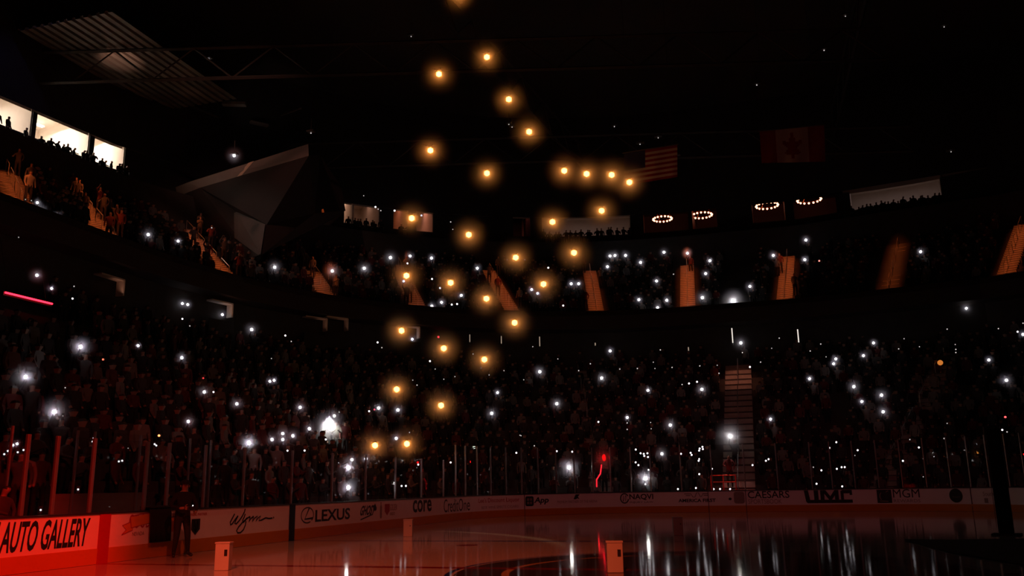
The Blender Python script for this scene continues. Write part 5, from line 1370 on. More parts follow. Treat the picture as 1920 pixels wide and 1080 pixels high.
stroke_on_board([sc([(468, 395), (430, 470), (385, 560), (395, 610), (430, 590), (490, 500), (540, 440)]), sc([(540, 440), (500, 520), (480, 590), (510, 600), (570, 540), (630, 450), (670, 370), (685, 305)]),
                 sc([(690, 410), (670, 480), (640, 540), (660, 580), (700, 540), (730, 490)]), sc([(715, 560), (705, 640), (670, 730), (610, 785), (550, 785), (525, 740), (560, 670), (640, 580), (740, 500), (800, 470)]),
                 sc([(800, 470), (780, 580), (820, 510), (875, 470)]), sc([(875, 470), (855, 580), (900, 510), (960, 470), (935, 575), (980, 510), (1030, 470), (1000, 570), (1060, 560), (1150, 520), (1230, 540), (1310, 535)]),
                 sc([(1335, 510), (1340, 545)])], WY, M['ink'], 'dark handwritten script lettering', .021)
rg = AD['ring']
stroke_on_board([ell(.5, .5, .48, .48, -45, 300)], rg, M['ink'], 'thin ring round the slanted letter L', .017)
stroke_on_board([[(.62, .93), (.3, .26), (.95, .3)]], rg, M['ink'], 'slanted letter L in the ring', .03)
text_on_board('LEXUS', AD['lex'], M['ink'], 'wide black lettering beside the ringed L', bold=.022)
text_on_board('GHOST', [AD['ghost'][0], AD['ghost'][1] + .17, AD['ghost'][2] - .15, AD['ghost'][3] - .12], M['ink'], 'slanted rough lettering', .5, bold=.03)
stroke_on_board([[(.0, .05), (.75, .3)]], AD['ghost'], M['ink'], 'underline stroke of the rough lettering', .02)
poly_on_board([[(.5, 1), (.95, .45), (.9, .1), (.5, 0), (.1, .1), (.05, .45)]], AD['ghostdrop'], M['ink'], 'small dark drop emblem')
poly_on_board([rrect(.2, 0, .8, .8, .2), rrect(.38, .8, .62, 1, .08)], AD['bottle'], M['inkgrey'], 'grey bottle emblem')
poly_on_board([shieldp], AD['shield2'], M['inkred'], 'small dark red shield emblem')
text_on_board('GOLDEN', AD['txt2'], M['inkgrey'], 'small grey lettering beside the red shield')
text_on_board('KNIGHTS', AD['txt3'], M['inkgrey'], 'second small grey line beside the red shield')
text_on_board('core', AD['core'], M['ink'], 'rounded lower case black lettering', bold=.02)
text_on_board('CreditOne', AD['credit'], M['ink'], 'narrow dark lettering on the curved corner')
text_on_board("Lee's Discount Liquor", AD['lee'], M['inkred'], 'red lettering on the curved corner', bold=.01)
text_on_board('BEER WINE SPIRITS CIGARS', AD['lee2'], M['inkgrey'], 'faint small grey line under the red lettering')
poly_on_board([rrect(0, 0, 1, 1, .2)], AD['appsq'], M['ink'], 'dark rounded app square')
o_ = poly_on_board([rrect(.2, .55, .45, .8, .05), rrect(.55, .55, .8, .8, .05), rrect(.2, .2, .45, .45, .05), rrect(.55, .2, .8, .45, .05)], AD['appsq'], M['inkgrey'], 'grey tiles inside the app square', dep=.014)
text_on_board('App', AD['app'], M['ink'], 'dark slanted lettering beside the app square', .25, bold=.03)
poly_on_board([[(.0, 0), (.35, 1), (1, 1), (.7, .5), (.95, 0), (.6, .2), (.4, 0)]], AD['emb'], M['ink'], 'small dark slanted emblem')
text_on_board('PREMIUM PARTNER OF THE ARENA', AD['faint'], M['inkgrey'], 'faint thin grey lettering line')
stroke_on_board([ell(.5, .5, .46, .46, 30, 350)], AD['nring'], M['ink'], 'dark ring round a letter N', .03)
stroke_on_board([[(.35, .2), (.35, .8), (.65, .2), (.65, .8)]], AD['nring'], M['ink'], 'letter N inside the ring', .025)
text_on_board('NAQVI', AD['naqvi'], M['ink'], 'dark lettering beside the ringed N', bold=.025)
text_on_board('INJURY LAW', AD['injury'], M['ink'], 'small dark line under the lettering beside the ringed N')
stroke_on_board([[(0, .72), (.28, .72), (.36, .1), (.44, .1), (.52, .9), (.6, .9), (.66, .2), (.72, .2), (.78, .72), (1, .72)], [(.06, .42), (.26, .42)], [(.8, .42), (1, .42)]], AD['wings'], M['ink'], 'dark winged line emblem', .014)
text_on_board('AMERICA FIRST', AD['america'], M['ink'], 'dark lettering under the winged emblem', bold=.03)
poly_on_board([rrect(0, 0, 1, 1, .2)], AD['sq'], M['inkgrey'], 'brownish rounded square')
poly_on_board([ell(.5, .5, .5, .5)], AD['dot'], M['ink'], 'small dark dot')
text_on_board('CAESARS', AD['caesars'], M['ink'], 'dark wide lettering right of the door seam', bold=.01)
text_on_board('SPORTSBOOK', AD['sports'], M['inkgrey'], 'smaller greyish lettering right of the door seam')
poly_on_board([[(0, 1), (.085, 1), (.115, .25), (.97, .25), (.97, .42), (1, .42), (1, .08), (.97, 0), (.06, 0), (.03, .12)],
               [(.2, 1), (.29, 1), (.29, .26), (.2, .26)], [(.33, 1), (.41, 1), (.41, .26), (.33, .26)], [(.40, 1), (.44, 1), (.53, .52), (.53, .26), (.5, .26), (.40, .78)],
               [(.66, 1), (.62, 1), (.53, .52), (.53, .26), (.56, .26), (.66, .78)], [(.62, 1), (.70, 1), (.70, .26), (.62, .26)], [(.74, .94), (.80, .94), (.80, .26), (.74, .26)],
               [(.76, 1), (.97, 1), (.99, .92), (.99, .6), (.92, .6), (.92, .74), (.80, .74)]], AD['umc'], M['ink'], 'heavy dark joined block letters U M C')
poly_on_board([rrect(.0, 0, 1, 1, .03)], AD['lion'], M['ink'], 'dark square with a lion head')
stroke_on_board([ell(.45, .5, .22, .3, 20, 340), [(.6, .8), (.8, .9)], [(.2, .15), (.75, .12)], [(.35, .62), (.55, .6)]], AD['lion'], M['inkgrey'], 'pale lion head lines in the dark square', .02).location = (0, -.006, 0)
text_on_board('MGM', AD['mgm'], M['ink'], 'dark bold lettering beside the lion square')
text_on_board('REWARDS', AD['rewards'], M['inkgrey'], 'small greyish lettering beside the lion square')
poly_on_board([ell(.5, .5, .5, .5)], AD['tnt'], M['ink'], 'dark round emblem near the right end')
text_on_board('TNT', [AD['tnt'][0] + .12, AD['tnt'][1] + .22, AD['tnt'][2] - .12, AD['tnt'][3] - .36], M['inkgrey'], 'grey letters in the dark round emblem').location = (0, -.008, 0)
text_on_board('Southwest', AD['faint2'], M['inkgrey'], 'faint grey lettering left of the black post')
poly_on_board([[(0, 0), (1, 0), (1, 1), (0, 1)]], AD['faint3'], M['inkgrey'], 'faint small grey square left of the black post')

POST = DATA['POST']
NUM = ['first', 'second', 'third', 'fourth', 'fifth', 'sixth', 'seventh', 'eighth', 'ninth', 'tenth', 'eleventh', 'twelfth', 'thirteenth', 'fourteenth', 'fifteenth', 'sixteenth', 'seventeenth', 'eighteenth', 'nineteenth', 'twentieth', 'twenty-first', 'twenty-second', 'twenty-third', 'twenty-fourth', 'twenty-fifth', 'twenty-sixth', 'twenty-seventh', 'twenty-eighth', 'twenty-ninth', 'thirtieth', 'thirty-first', 'thirty-second', 'thirty-third', 'thirty-fourth', 'thirty-fifth', 'thirty-sixth', 'thirty-seventh']
def gh(u):
    return 2.68 if u < 43.5 else 3.4
nred = sum(1 for u in POST if u < 22)
nblue = sum(1 for u in POST if 22 <= u < 29.8)
for i, u in enumerate(POST[:-1]):
    v = POST[i + 1]
    h = gh(u + .1)
    root = empty('rink_glass_panel', at(u, .07, 1.085), tang(u))
    o = root.location.copy()
    inv = Matrix.Rotation(-tang(u), 4, 'Z') @ Matrix.Translation(-o)
    def loc(p_):
        return inv @ p_
    # pane
    ss = stations(u + .03, v - .03, 2.5, .5)
    V, F = [], []
    for s in ss:
        for d_, z in ((.064, 1.09), (.064, h), (.076, h), (.076, 1.09)):
            V.append(loc(at(s, d_, z)))
    for a in range(len(ss) - 1):
        for j in range(4):
            k_ = (j + 1) % 4
            F.append((a * 4 + j, a * 4 + k_, a * 4 + 4 + k_, a * 4 + 4 + j))
    F += [(0, 1, 2, 3), tuple((len(ss) - 1) * 4 + j for j in (3, 2, 1, 0))]
    mesh_obj('glass_pane', V, F, M['glass'], root)
    bm = bmesh.new()
    w = .085 if u < 25 else .06
    box(bm, (0, 0, (h - 1.085) / 2), (w, .07, h - 1.085), bev=.012)
    from_bm('stanchion', bm, M['post'], root)
    if u < 22:
        lab = 'clear rink glass panel with a metal post, %s left of the red centre line' % NUM[nred - 1 - i]
    elif u < 29.8:
        lab = 'clear rink glass panel between the red and blue lines, %s from the red' % NUM[i - nred]
    else:
        lab = 'clear rink glass panel with a slim post, %s right of the blue line' % NUM[i - nred - nblue]
    tag(root, lab, 'glass panel', 'rink glass panels along the boards')
# rear glass and wall of the box behind the left boards
RP = DATA['RPOST']
RL = ('cut by the left view edge', 'behind the wide lettering', 'just left of the red line', 'behind the ribbon emblem', 'behind the standing person', 'above the shield emblem')
for i, u in enumerate(RP):
    root = empty('rear_glass_panel', at(u, 2.0, .3), tang(u))
    bm = bmesh.new()
    box(bm, (0, 0, 1.35), (.05, .06, 2.7), bev=.01)
    from_bm('stanchion', bm, M['post'], root)
    L = (RP[i + 1] - u if i + 1 < len(RP) else 1.5)
    bm = bmesh.new()
    box(bm, (L / 2, 0, 1.95), (L - .08, .012, 1.5))
    from_bm('glass_pane', bm, M['glass'], root)
    tag(root, 'rear glass panel and post of the players box, %s' % RL[i], 'glass panel', 'rear glass panels of the players box')
BWM = noise_mat('box_wall_panel', (.13, .11, .105), .6, .25, 1.5)
bw = sweep('box_rear_wall', 22.6, 25.6, [(2.05, 0), (2.05, 1.5), (2.15, 1.5), (2.15, 0)], BWM, closed=True, step=.75)
tag(bw, 'low panelled rear wall of the players box right of the red line', 'wall')
bw = sweep('box_rear_wall', 14, 19.6, [(2.05, 0), (2.05, 1.5), (2.15, 1.5), (2.15, 0)], BWM, closed=True, step=.75)
tag(bw, 'low rear wall of the players box at the far left end of the boards', 'wall')
bm = bmesh.new()
box(bm, (0, 0, 0), (.4, 11, .06), bev=.02)
root = empty('players_bench', (-14.4, 0.5, .55))
from_bm('seat', bm, M['inkgrey'], root)
for yy in (-5, -2.5, 0, 2.5, 5):
    bm = bmesh.new()
    box(bm, (0, yy, -.28), (.3, .06, .5))
    from_bm('leg', bm, M['steel'], root)
tag(root, 'long players bench behind the left boards', 'bench')

# pattern projector: throws a pale arc with a faint tinted field inside it on to the ice
def arc_projector(loc, centre, radius):
    l = bpy.data.lights.new('pattern_projector', 'SPOT')
    l.energy = 9000
    l.spot_size = radians(62)
    l.spot_blend = .2
    l.shadow_soft_size = .02
    l.use_nodes = True
    nt = l.node_tree
    em = [n for n in nt.nodes if n.type == 'EMISSION'][0]
    tc = nt.nodes.new('ShaderNodeTexCoord')
    sp = nt.nodes.new('ShaderNodeSeparateXYZ')
    nt.links.new(tc.outputs['Normal'], sp.inputs[0])
    def mth(op, a, b=None, clamp=False):
        n = nt.nodes.new('ShaderNodeMath')
        n.operation = op
        n.use_clamp = clamp
        for i, v in enumerate((a, b)):
            if v is None:
                continue
            if isinstance(v, (int, float)):
                n.inputs[i].default_value = v
            else:
                nt.links.new(v, n.inputs[i])
        return n.outputs[0]
    az = mth('ABSOLUTE', sp.outputs['Z'])
    X = mth('SUBTRACT', mth('MULTIPLY', mth('DIVIDE', sp.outputs['X'], az), loc[2]), centre[0] - loc[0])
    Y = mth('SUBTRACT', mth('MULTIPLY', mth('DIVIDE', sp.outputs['Y'], az), loc[2]), centre[1] - loc[1])
    d = mth('SQRT', mth('ADD', mth('MULTIPLY', X, X), mth('MULTIPLY', Y, Y)))
    rim = mth('SUBTRACT', 1.0, mth('DIVIDE', mth('ABSOLUTE', mth('SUBTRACT', d, radius)), .34), True)
    inside = mth('MULTIPLY', mth('GREATER_THAN', radius, d), .13)
    ang = mth('ARCTAN2', Y, X)
    fade = mth('MULTIPLY', mth('MULTIPLY', mth('SUBTRACT', ang, .2), 3.0, True), mth('MULTIPLY', mth('SUBTRACT', 1.2, ang), 5.0, True))
    tot = mth('MULTIPLY', mth('MAXIMUM', rim, inside), fade)
    nt.links.new(mth('MULTIPLY', tot, 1.0), em.inputs['Strength'])
    em.inputs['Color'].default_value = (1, .52, .24, 1)
    o = bpy.data.objects.new('pattern_projector', l)
    o.location = loc
    COL.objects.link(o)
arc_projector((-8.0, 8.0, 29.0), (-16.38, 1.42), 13.13)

# ------------------------------------------------------------------ props on the ice
BXL = ('white upright box on the ice at lower left, nearest the red glow', 'white upright box on the ice at the lower centre edge', 'white upright box on the ice under the rounded core lettering', 'white upright box on the ice below the winged emblem')
for (x, y, z), lab in zip(DATA['BOX'], BXL):
    root = empty('upright_box', (x, y, 0), 0.25)
    bm = bmesh.new()
    box(bm, (0, 0, .26), (.28, .2, .52), bev=.012)
    from_bm('carton', bm, M['boxwhite'], root)
    bm = bmesh.new()
    box(bm, (.075, -.102, .33), (.06, .006, .12) if y < 5 else (.03, .006, .03))
    from_bm('vent', bm, M['blackplastic'], root)
    bm = bmesh.new()
    box(bm, (0, 0, .515), (.30, .22, .03), bev=.006)
    from_bm('lid', bm, M['boxwhite'], root)
    tag(root, lab, 'box', 'white boxes set out on the ice')
# tall black post and runner at right
px_, py_, _ = DATA['POLE']
root = empty('tall_black_post', (px_, py_, 0), -.3)
bm = bmesh.new()
box(bm, (0, 0, 1.42), (.36, .3, 2.8), bev=.05)
from_bm('padded_column', bm, M['black'], root)
bm = bmesh.new()
box(bm, (0, 0, .02), (.7, .6, .04), bev=.01)
from_bm('foot_plate', bm, M['steel'], root)
for s in (-1, 1):
    bm = bmesh.new()
    tube(bm, [(s * .2, -.16, .2), (s * .2, -.16, 2.86)], .008, 5)
    from_bm('edge_trim', bm, M['post'], root)
tag(root, 'tall black padded post standing at the right end of the ice', 'post')
V = [(4.2, 8.4, .012), (5.2, 8.2, .012), (8.8, 9.2, .012), (8.8, 2.0, .012), (5.4, 1.0, .012), (4.6, 4.2, .012)]
bm = bmesh.new()
f = bm.faces.new([bm.verts.new(v) for v in V])
r_ = bmesh.ops.extrude_face_region(bm, geom=[f])
bmesh.ops.translate(bm, vec=(0, 0, .018), verts=[g_ for g_ in r_['geom'] if isinstance(g_, bmesh.types.BMVert)])
o = from_bm('black_carpet', bm, M['black'])
tag(o, 'black carpet spread on the ice at the lower right', 'carpet')
# black drape over the boards with an operator behind
(u_a, z_a), (u_b, z_b), op = DATA['DRAPE']
root = empty('black_drape', at((u_a + u_b) / 2, -.05, 1.1), tang((u_a + u_b) / 2))
hw = (u_b - u_a) / 2
V, F = [], []
for j, (d_, z) in enumerate([(.26, -.3), (.25, .02), (0, .04), (-.03, -.1), (-.05, -.4), (-.06, -.75)]):
    for i in range(13):
        s = i / 12
        V.append((-hw + 2 * hw * s, d_ + .015 * sin(i * 2.1) * (j > 2), z))
for j in range(5):
    for i in range(12):
        a = j * 13 + i
        F.append((a, a + 1, a + 14, a + 13))
o = mesh_obj('cloth', V, F, M['black'], root, smooth=True)
o.modifiers.new('thickness', 'SOLIDIFY').thickness = .012
bm = bmesh.new()
box(bm, (0, .1, .06), (hw * 2 + .05, .3, .04), bev=.01)
from_bm('shelf', bm, M['blackplastic'], root)
tag(root, 'black drape hanging over the boards beside the standing person', 'drape')

# ------------------------------------------------------------------ people
def skin_person(name, J, edges, rads, mats_fn, sub=1):
    """one continuous body grown over a skeleton; returns a mesh"""
    me = bpy.data.meshes.new(name)
    keys = list(J)
    idx = {k_: i for i, k_ in enumerate(keys)}
    me.from_pydata([J[k_] for k_ in keys], [(idx[a], idx[b2]) for a, b2 in edges], [])
    o = bpy.data.objects.new(name, me)
    COL.objects.link(o)
    sk = o.modifiers.new('skin', 'SKIN')
    sk.use_smooth_shade = True
    sv = me.skin_vertices[0].data
    for k_ in keys:
        r_ = rads[k_]
        sv[idx[k_]].radius = r_ if isinstance(r_, tuple) else (r_, r_)
        sv[idx[k_]].use_root = (k_ == 'pelvis')
    if sub:
        ss_ = o.modifiers.new('sub', 'SUBSURF')
        ss_.levels = ss_.render_levels = sub
    dg = bpy.context.evaluated_depsgraph_get()
    dg.update()
    m2 = bpy.data.meshes.new_from_object(o.evaluated_get(dg))
    m2.name = name
    bpy.data.objects.remove(o)
    m2.materials.clear()
    for m_ in mats_fn[0]:
        m2.materials.append(m_)
    for p_ in m2.polygons:
        p_.material_index = mats_fn[1](p_.center)
        p_.use_smooth = True
    return m2
EDG = [('pelvis', 'waist'), ('waist', 'chest'), ('chest', 'neck'), ('neck', 'chin'), ('chin', 'head'), ('head', 'crown'),
       ('chest', 'lsh'), ('lsh', 'lel'), ('lel', 'lwr'), ('lwr', 'lhand'), ('chest', 'rsh'), ('rsh', 'rel'), ('rel', 'rwr'), ('rwr', 'rhand'),
       ('pelvis', 'lhip'), ('lhip', 'lkn'), ('lkn', 'lan'), ('lan', 'ltoe'), ('pelvis', 'rhip'), ('rhip', 'rkn'), ('rkn', 'ran'), ('ran', 'rtoe')]
RAD = dict(pelvis=(.15, .11), waist=(.14, .1), chest=(.17, .115), neck=.055, chin=.07, head=(.085, .1), crown=.06,
           lsh=.068, lel=.048, lwr=.034, lhand=.036, rsh=.068, rel=.048, rwr=.034, rhand=.036,
           lhip=.095, lkn=.065, lan=.045, ltoe=.035, rhip=.095, rkn=.065, ran=.045, rtoe=.035)
def base_pose():
    return dict(pelvis=(0, 0, .95), waist=(0, 0, 1.1), chest=(0, 0, 1.33), neck=(0, -.01, 1.5), chin=(0, -.02, 1.57), head=(0, -.02, 1.65), crown=(0, -.01, 1.73),
                lsh=(.19, 0, 1.41), lel=(.25, -.02, 1.14), lwr=(.23, -.12, .93), lhand=(.22, -.16, .86),
                rsh=(-.19, 0, 1.41), rel=(-.25, -.02, 1.14), rwr=(-.23, -.12, .93), rhand=(-.22, -.16, .86),
                lhip=(.1, 0, .88), lkn=(.11, -.02, .5), lan=(.12, .02, .09), ltoe=(.13, -.15, .04),
                rhip=(-.1, 0, .88), rkn=(-.11, -.02, .5), ran=(-.12, .02, .09), rtoe=(-.13, -.15, .04))
def pose_raise():
    J = base_pose()
    J.update(rel=(-.3, -.16, 1.5), rwr=(-.22, -.3, 1.74), rhand=(-.2, -.32, 1.82))
    return J
def pose_clap():
    J = base_pose()
    J.update(rel=(-.26, -.14, 1.16), rwr=(-.08, -.34, 1.28), rhand=(-.03, -.37, 1.32), lel=(.26, -.14, 1.16), lwr=(.08, -.34, 1.28), lhand=(.03, -.37, 1.32))
    return J
def pose_lean():
    J = base_pose()
    J.update(rel=(-.3, -.1, 1.2), rwr=(-.2, -.33, 1.14), rhand=(-.18, -.38, 1.13), lel=(.3, -.02, 1.2), lwr=(.25, -.05, 1.0), lhand=(.22, -.08, .95), head=(.03, -.06, 1.64), crown=(.04, -.06, 1.72))
    return J
def matfn(top, hair=True):
    def f(c):
        if c.z > 1.66 and hair or (c.z > 1.58 and c.y > .02):
            return 3
        if c.z > 1.5 and abs(c.x) < .15:
            return 1
        if c.z > 1.7:
            return 1
        if c.z < .09:
            return 4
        if c.z < .93:
            return 2 if abs(c.x) < .2 or c.z < .8 else 1
        return 0
    return ([M[top], M['skin'], M['trousers'], M['hair'], M['shoe']], f)
BODY = {}
for pn_, pf in (('stand', base_pose), ('raise', pose_raise), ('clap', pose_clap), ('lean', pose_lean)):
    for top in ('jersey_dark', 'jersey_grey', 'jersey_white', 'jersey_red'):
        BODY[(pn_, top)] = skin_person('spectator_body', pf(), EDG, RAD, matfn(top))
def person(pose, top, loc, face, label, group=None, sc=1.0, name='spectator'):
    o = bpy.data.objects.new(name, BODY[(pose, top)])
    o.location = loc
    o.rotation_euler = (0, 0, face)
    o.scale = (1, 1, sc)
    COL.objects.link(o)
    return tag(o, label, 'person', group)
TOPS = ['jersey_dark', 'jersey_dark', 'jersey_grey', 'jersey_grey', 'jersey_white', 'jersey_red', 'jersey_dark']
def tread(d):
    if d < 1.8:
        return 0.0
    if d < 17.4:
        return 0.3 + dz * min(ROWS - 1, int((d - 1.8) / dd))
    if d < 18.0:
        return 10.4
    if d < 28.5:
        return 14.0 + .4846 * min(R2 - 1, int((d - 18.0) / .8077))
    return 22.9
def face_of(p_):
    v = CAM - Vector(p_)
    return atan2(v.x, -v.y)

# ------------------------------------------------------------------ phones held up as torches
def lens_mesh(mat, name):
    bm = bmesh.new()
    bmesh.ops.create_icosphere(bm, subdivisions=1, radius=1.0)
    o = from_bm(name, bm, mat, None, True)
    me = o.data
    bpy.data.objects.remove(o)
    return me
LENS = {k_: lens_mesh(M[k_], 'torch_lens') for k_ in ('torch0', 'torch1', 'torch2', 'torch3')}
bm = bmesh.new()
bmesh.ops.create_icosphere(bm, subdivisions=3, radius=1.0)
o = from_bm('halo', bm, M['halo_w'])
HZW = o.data
bpy.data.objects.remove(o)
bm = bmesh.new()
bmesh.ops.create_icosphere(bm, subdivisions=3, radius=1.0)
o = from_bm('halo', bm, M['halo_a'])
HZA = o.data
bpy.data.objects.remove(o)
bm = bmesh.new()
box(bm, (0, 0, 0), (.075, .012, .155), bev=.004)
o = from_bm('phone_body', bm, M['blackplastic'])
PHB = o.data
bpy.data.objects.remove(o)
bm = bmesh.new()
box(bm, (0, 0, 0), (.5, .35, .12), bev=.02)
tube(bm, [(0, 0, .05), (0, 0, .9)], .03, 6)
o = from_bm('lamp_body', bm, M['steel'])
RLB = o.data
bpy.data.objects.remove(o)

def link(name, me, parent=None, loc=(0, 0, 0), scale=None):
    o_ = bpy.data.objects.new(name, me)
    o_.location = loc
    if scale:
        o_.scale = (scale,) * 3
    if parent:
        o_.parent = parent
    COL.objects.link(o_)
    return o_
n_people = 0
for (x, y, z, S, t, lab, dep, d, sec) in DATA['PH']:
    p_ = Vector((x, y, z))
    px = dep / 1616.6                     # metres per pixel of the sharp disc at that depth
    r_ = px * (3.4 if S >= 2.5 else 3.0 if S >= 1.9 else 2.5 if S >= 1.4 else 1.9 if S >= .8 else 1.25 if S >= .5 else 1.0)
    mat = 'torch3' if S >= 2.5 else 'torch2' if S >= 1.4 else 'torch1' if S >= .8 else 'torch0'
    v = (CAM - p_).normalized()
    if t == 'roof':
        root = empty('roof_lamp', p_)
        link('lamp_body', RLB, root, (0, 0, .1))
        link('torch_lens', LENS[mat], root, (0, 0, -.02), r_)
        tag(root, lab, 'lamp', 'small white lamps in the roof')
    else:
        root = empty('phone', p_)
        b_ = link('phone_body', PHB, root, -v * .05)
        b_.rotation_euler = (0, 0, face_of(p_))
        link('torch_lens', LENS[mat], root, (0, 0, 0), r_)
        tag(root, lab, 'phone', 'lit phones held up by the crowd')
    if S >= 1.4:
        hr = px * (44 if S >= 3 else 34 if S >= 2.5 else 25 if S >= 1.9 else 17)
        link('halo', HZW, root, (0, 0, 0), hr)
    if t in ('up', 'low', 'glass') and S >= 1.3 and not (x < -26 and 8 < y < 15 and z < 12.5):
        f_ = face_of(p_)
        h_off = Matrix.Rotation(f_, 3, 'Z') @ Vector((-.2, -.32, 0))
        fl = tread(d + .2)
        s_ = min(1.12, max(.8, (z - .02 - fl) / 1.84))
        q = p_ - h_off - v * .05
        person('raise', random.choice(TOPS), (q.x, q.y, z - .02 - 1.84 * s_), f_, 'shadowy spectator raising a phone, %s, %s' % ({'up': 'upper deck', 'low': 'lower bowl', 'glass': 'by the rink glass'}[t], sec),
               'phone holders %s %s' % (t, sec), s_)
        n_people += 1
# the crowd nearest the glass, seen as dim heads through it
spots_ = []
for row in range(0, 3):
    u = 13.0
    while u < 60 and len(spots_) < 118:
        u += random.uniform(.75, 1.35)
        if UE - .2 < u < UE + .2:
            continue
        d = 2.25 + row * dd * 1.0 + random.uniform(-.1, .1)
        if u < 29 and row == 0:
            continue
        if abs(at(u, d).x + .93) < 1.3 and at(u, d).y > 30:
            continue
        spots_.append((u, d))
for u, d in spots_:
    q = at(u, d, tread(d))
    person(random.choice(['stand', 'clap', 'stand', 'lean']), random.choice(TOPS), q, tang(u) + random.uniform(-.4, .4),
           'dim spectator standing in the front rows behind the %s glass' % ('left side' if u < US else 'curved corner' if u < UE else 'far end'), 'front row spectators, %s' % ('left side' if u < US else 'curved corner' if u < UE else 'far end'), random.uniform(.92, 1.06))
    n_people += 1
# silhouettes before the club windows
SIL = {'L1': 4, 'L2': 9, 'L3': 6, 'A1': 2, 'A2': 6, 'D': 17, 'F': 19, 'B': 2}
WNM = {'L1': 'leftmost bright club window', 'L2': 'wide bright club window', 'L3': 'third bright club window', 'A1': 'small lit window beside the wedge balcony', 'A2': 'warm lit opening right of the wedge balcony',
       'D': 'long pale club window strip', 'F': 'slanting pale window strip at right', 'B': 'small orange lit window'}
for nm, n in SIL.items():
    w = WIN[nm]
    for i in range(n):
        f = (i + .5 + random.uniform(-.4, .4)) / n
        u = w[0] + (w[1] - w[0]) * f
        s_ = random.uniform(.88, 1.03) * (.93 if nm[0] == 'L' else 1.0)
        person(random.choice(['stand', 'lean', 'clap']), 'jersey_dark', at(u, 30.2 + random.uniform(-.3, .3), 22.9), tang(u) + random.uniform(-.8, .8),
               'black silhouette of a spectator before the %s' % WNM[nm], 'silhouettes before the ' + WNM[nm], s_)
        n_people += 1
# people lit amber beside the left upper stairs
for ai, n in ((0, 3), (1, 9), (2, 7), (3, 9), (4, 2), (5, 4), (6, 3), (8, 2)):
    pb, pt = Vector(DATA['AI'][ai][0]), Vector(DATA['AI'][ai][1])
    dv = (pt - pb)
    sd_ = Vector((dv.y, -dv.x, 0)).normalized()
    for i in range(n):
        f = (i + random.uniform(.2, .8)) / n
        q = pb + dv * f + sd_ * random.choice([-1, 1]) * random.uniform(.25, .85)
        person(random.choice(['stand', 'clap', 'lean', 'raise']), random.choice(['jersey_grey', 'jersey_white', 'jersey_red']), (q.x, q.y, q.z + .1), face_of(q) + random.uniform(-.6, .6),
               'amber lit spectator on the %s lit staircase of the upper deck' % ORD[ai], 'spectators on the %s lit staircase' % ORD[ai])
        n_people += 1
# bright lit pair in the lower bowl, and the one by the lower stairs
cl = Vector(DATA['CLUS'])
for dx, top, lab in ((-.12, 'jersey_white', 'brightly lit white shirted spectator, left one of the glaring pair'), (.42, 'jersey_white', 'brightly lit white shirted spectator, right one of the glaring pair'), (.95, 'jersey_red', 'reddish lit spectator just right of the glaring white pair')):
    f_ = face_of(cl)
    q = cl + Matrix.Rotation(f_, 3, 'Z') @ Vector((dx * .8, 0, 0))
    person('clap' if dx < .9 else 'stand', top, (q.x, q.y, q.z - 1.4), f_, lab)
l = bpy.data.lights.new('camera_light', 'SPOT')
l.energy = 420
l.color = (1, .93, .92)
l.spot_size = radians(70)
l.spot_blend = .7
l.shadow_soft_size = .04
o = bpy.data.objects.new('camera_light', l)
v = (CAM - cl).normalized()
o.location = cl + v * .9 + Vector((0, 0, .55))
o.rotation_euler = (cl + Vector((0, 0, -.3)) - o.location).to_track_quat('-Z', 'Y').to_euler()
COL.objects.link(o)
root = empty('camera_lamp', cl + Vector((0, 0, .12)) + v * .35)
link('torch_lens', LENS['torch3'], root, (0, 0, 0), .13)
link('halo', HZW, root, (0, 0, 0), 1.15)
b_ = link('phone_body', PHB, root, -v * .12, 2.0)
tag(root, 'largest glaring white light in the crowd, on the white shirted pair', 'lamp')
q = Vector((-1.35, 33.2, 1.2))
person('lean', 'jersey_red', q, face_of(q), 'spectator in a red shirt lit from above beside the lower lit stairs')
spot('added_shirt_fill', (-1.35, 33.1, 4.2), (-1.3, 33.0, 1.4), 90, (1, .55, .5), 70, .8, .05)  # extra spot added to brighten the red shirt below the torch
bm = bmesh.new()
for zz in (1.5, 1.85):
    tube(bm, [(-2.3, 32.3, zz), (-1.0, 32.3, zz)], .03, 6)
for xx in (-2.3, -1.65, -1.0):
    tube(bm, [(xx, 32.3, .55), (xx, 32.3, 1.85)], .03, 6)
o = from_bm('barrier_rail', bm, noise_mat('red_rail_paint', (.6, .03, .02), .4))
tag(o, 'red lit barrier rail at the foot of the lower lit stairs', 'rail')
spot('rail_fill', (-1.6, 31.6, 3.2), (-1.6, 32.3, 1.6), 60, (1, .1, .05), 90, .8, .05)  # unseen red fill added to brighten the rail

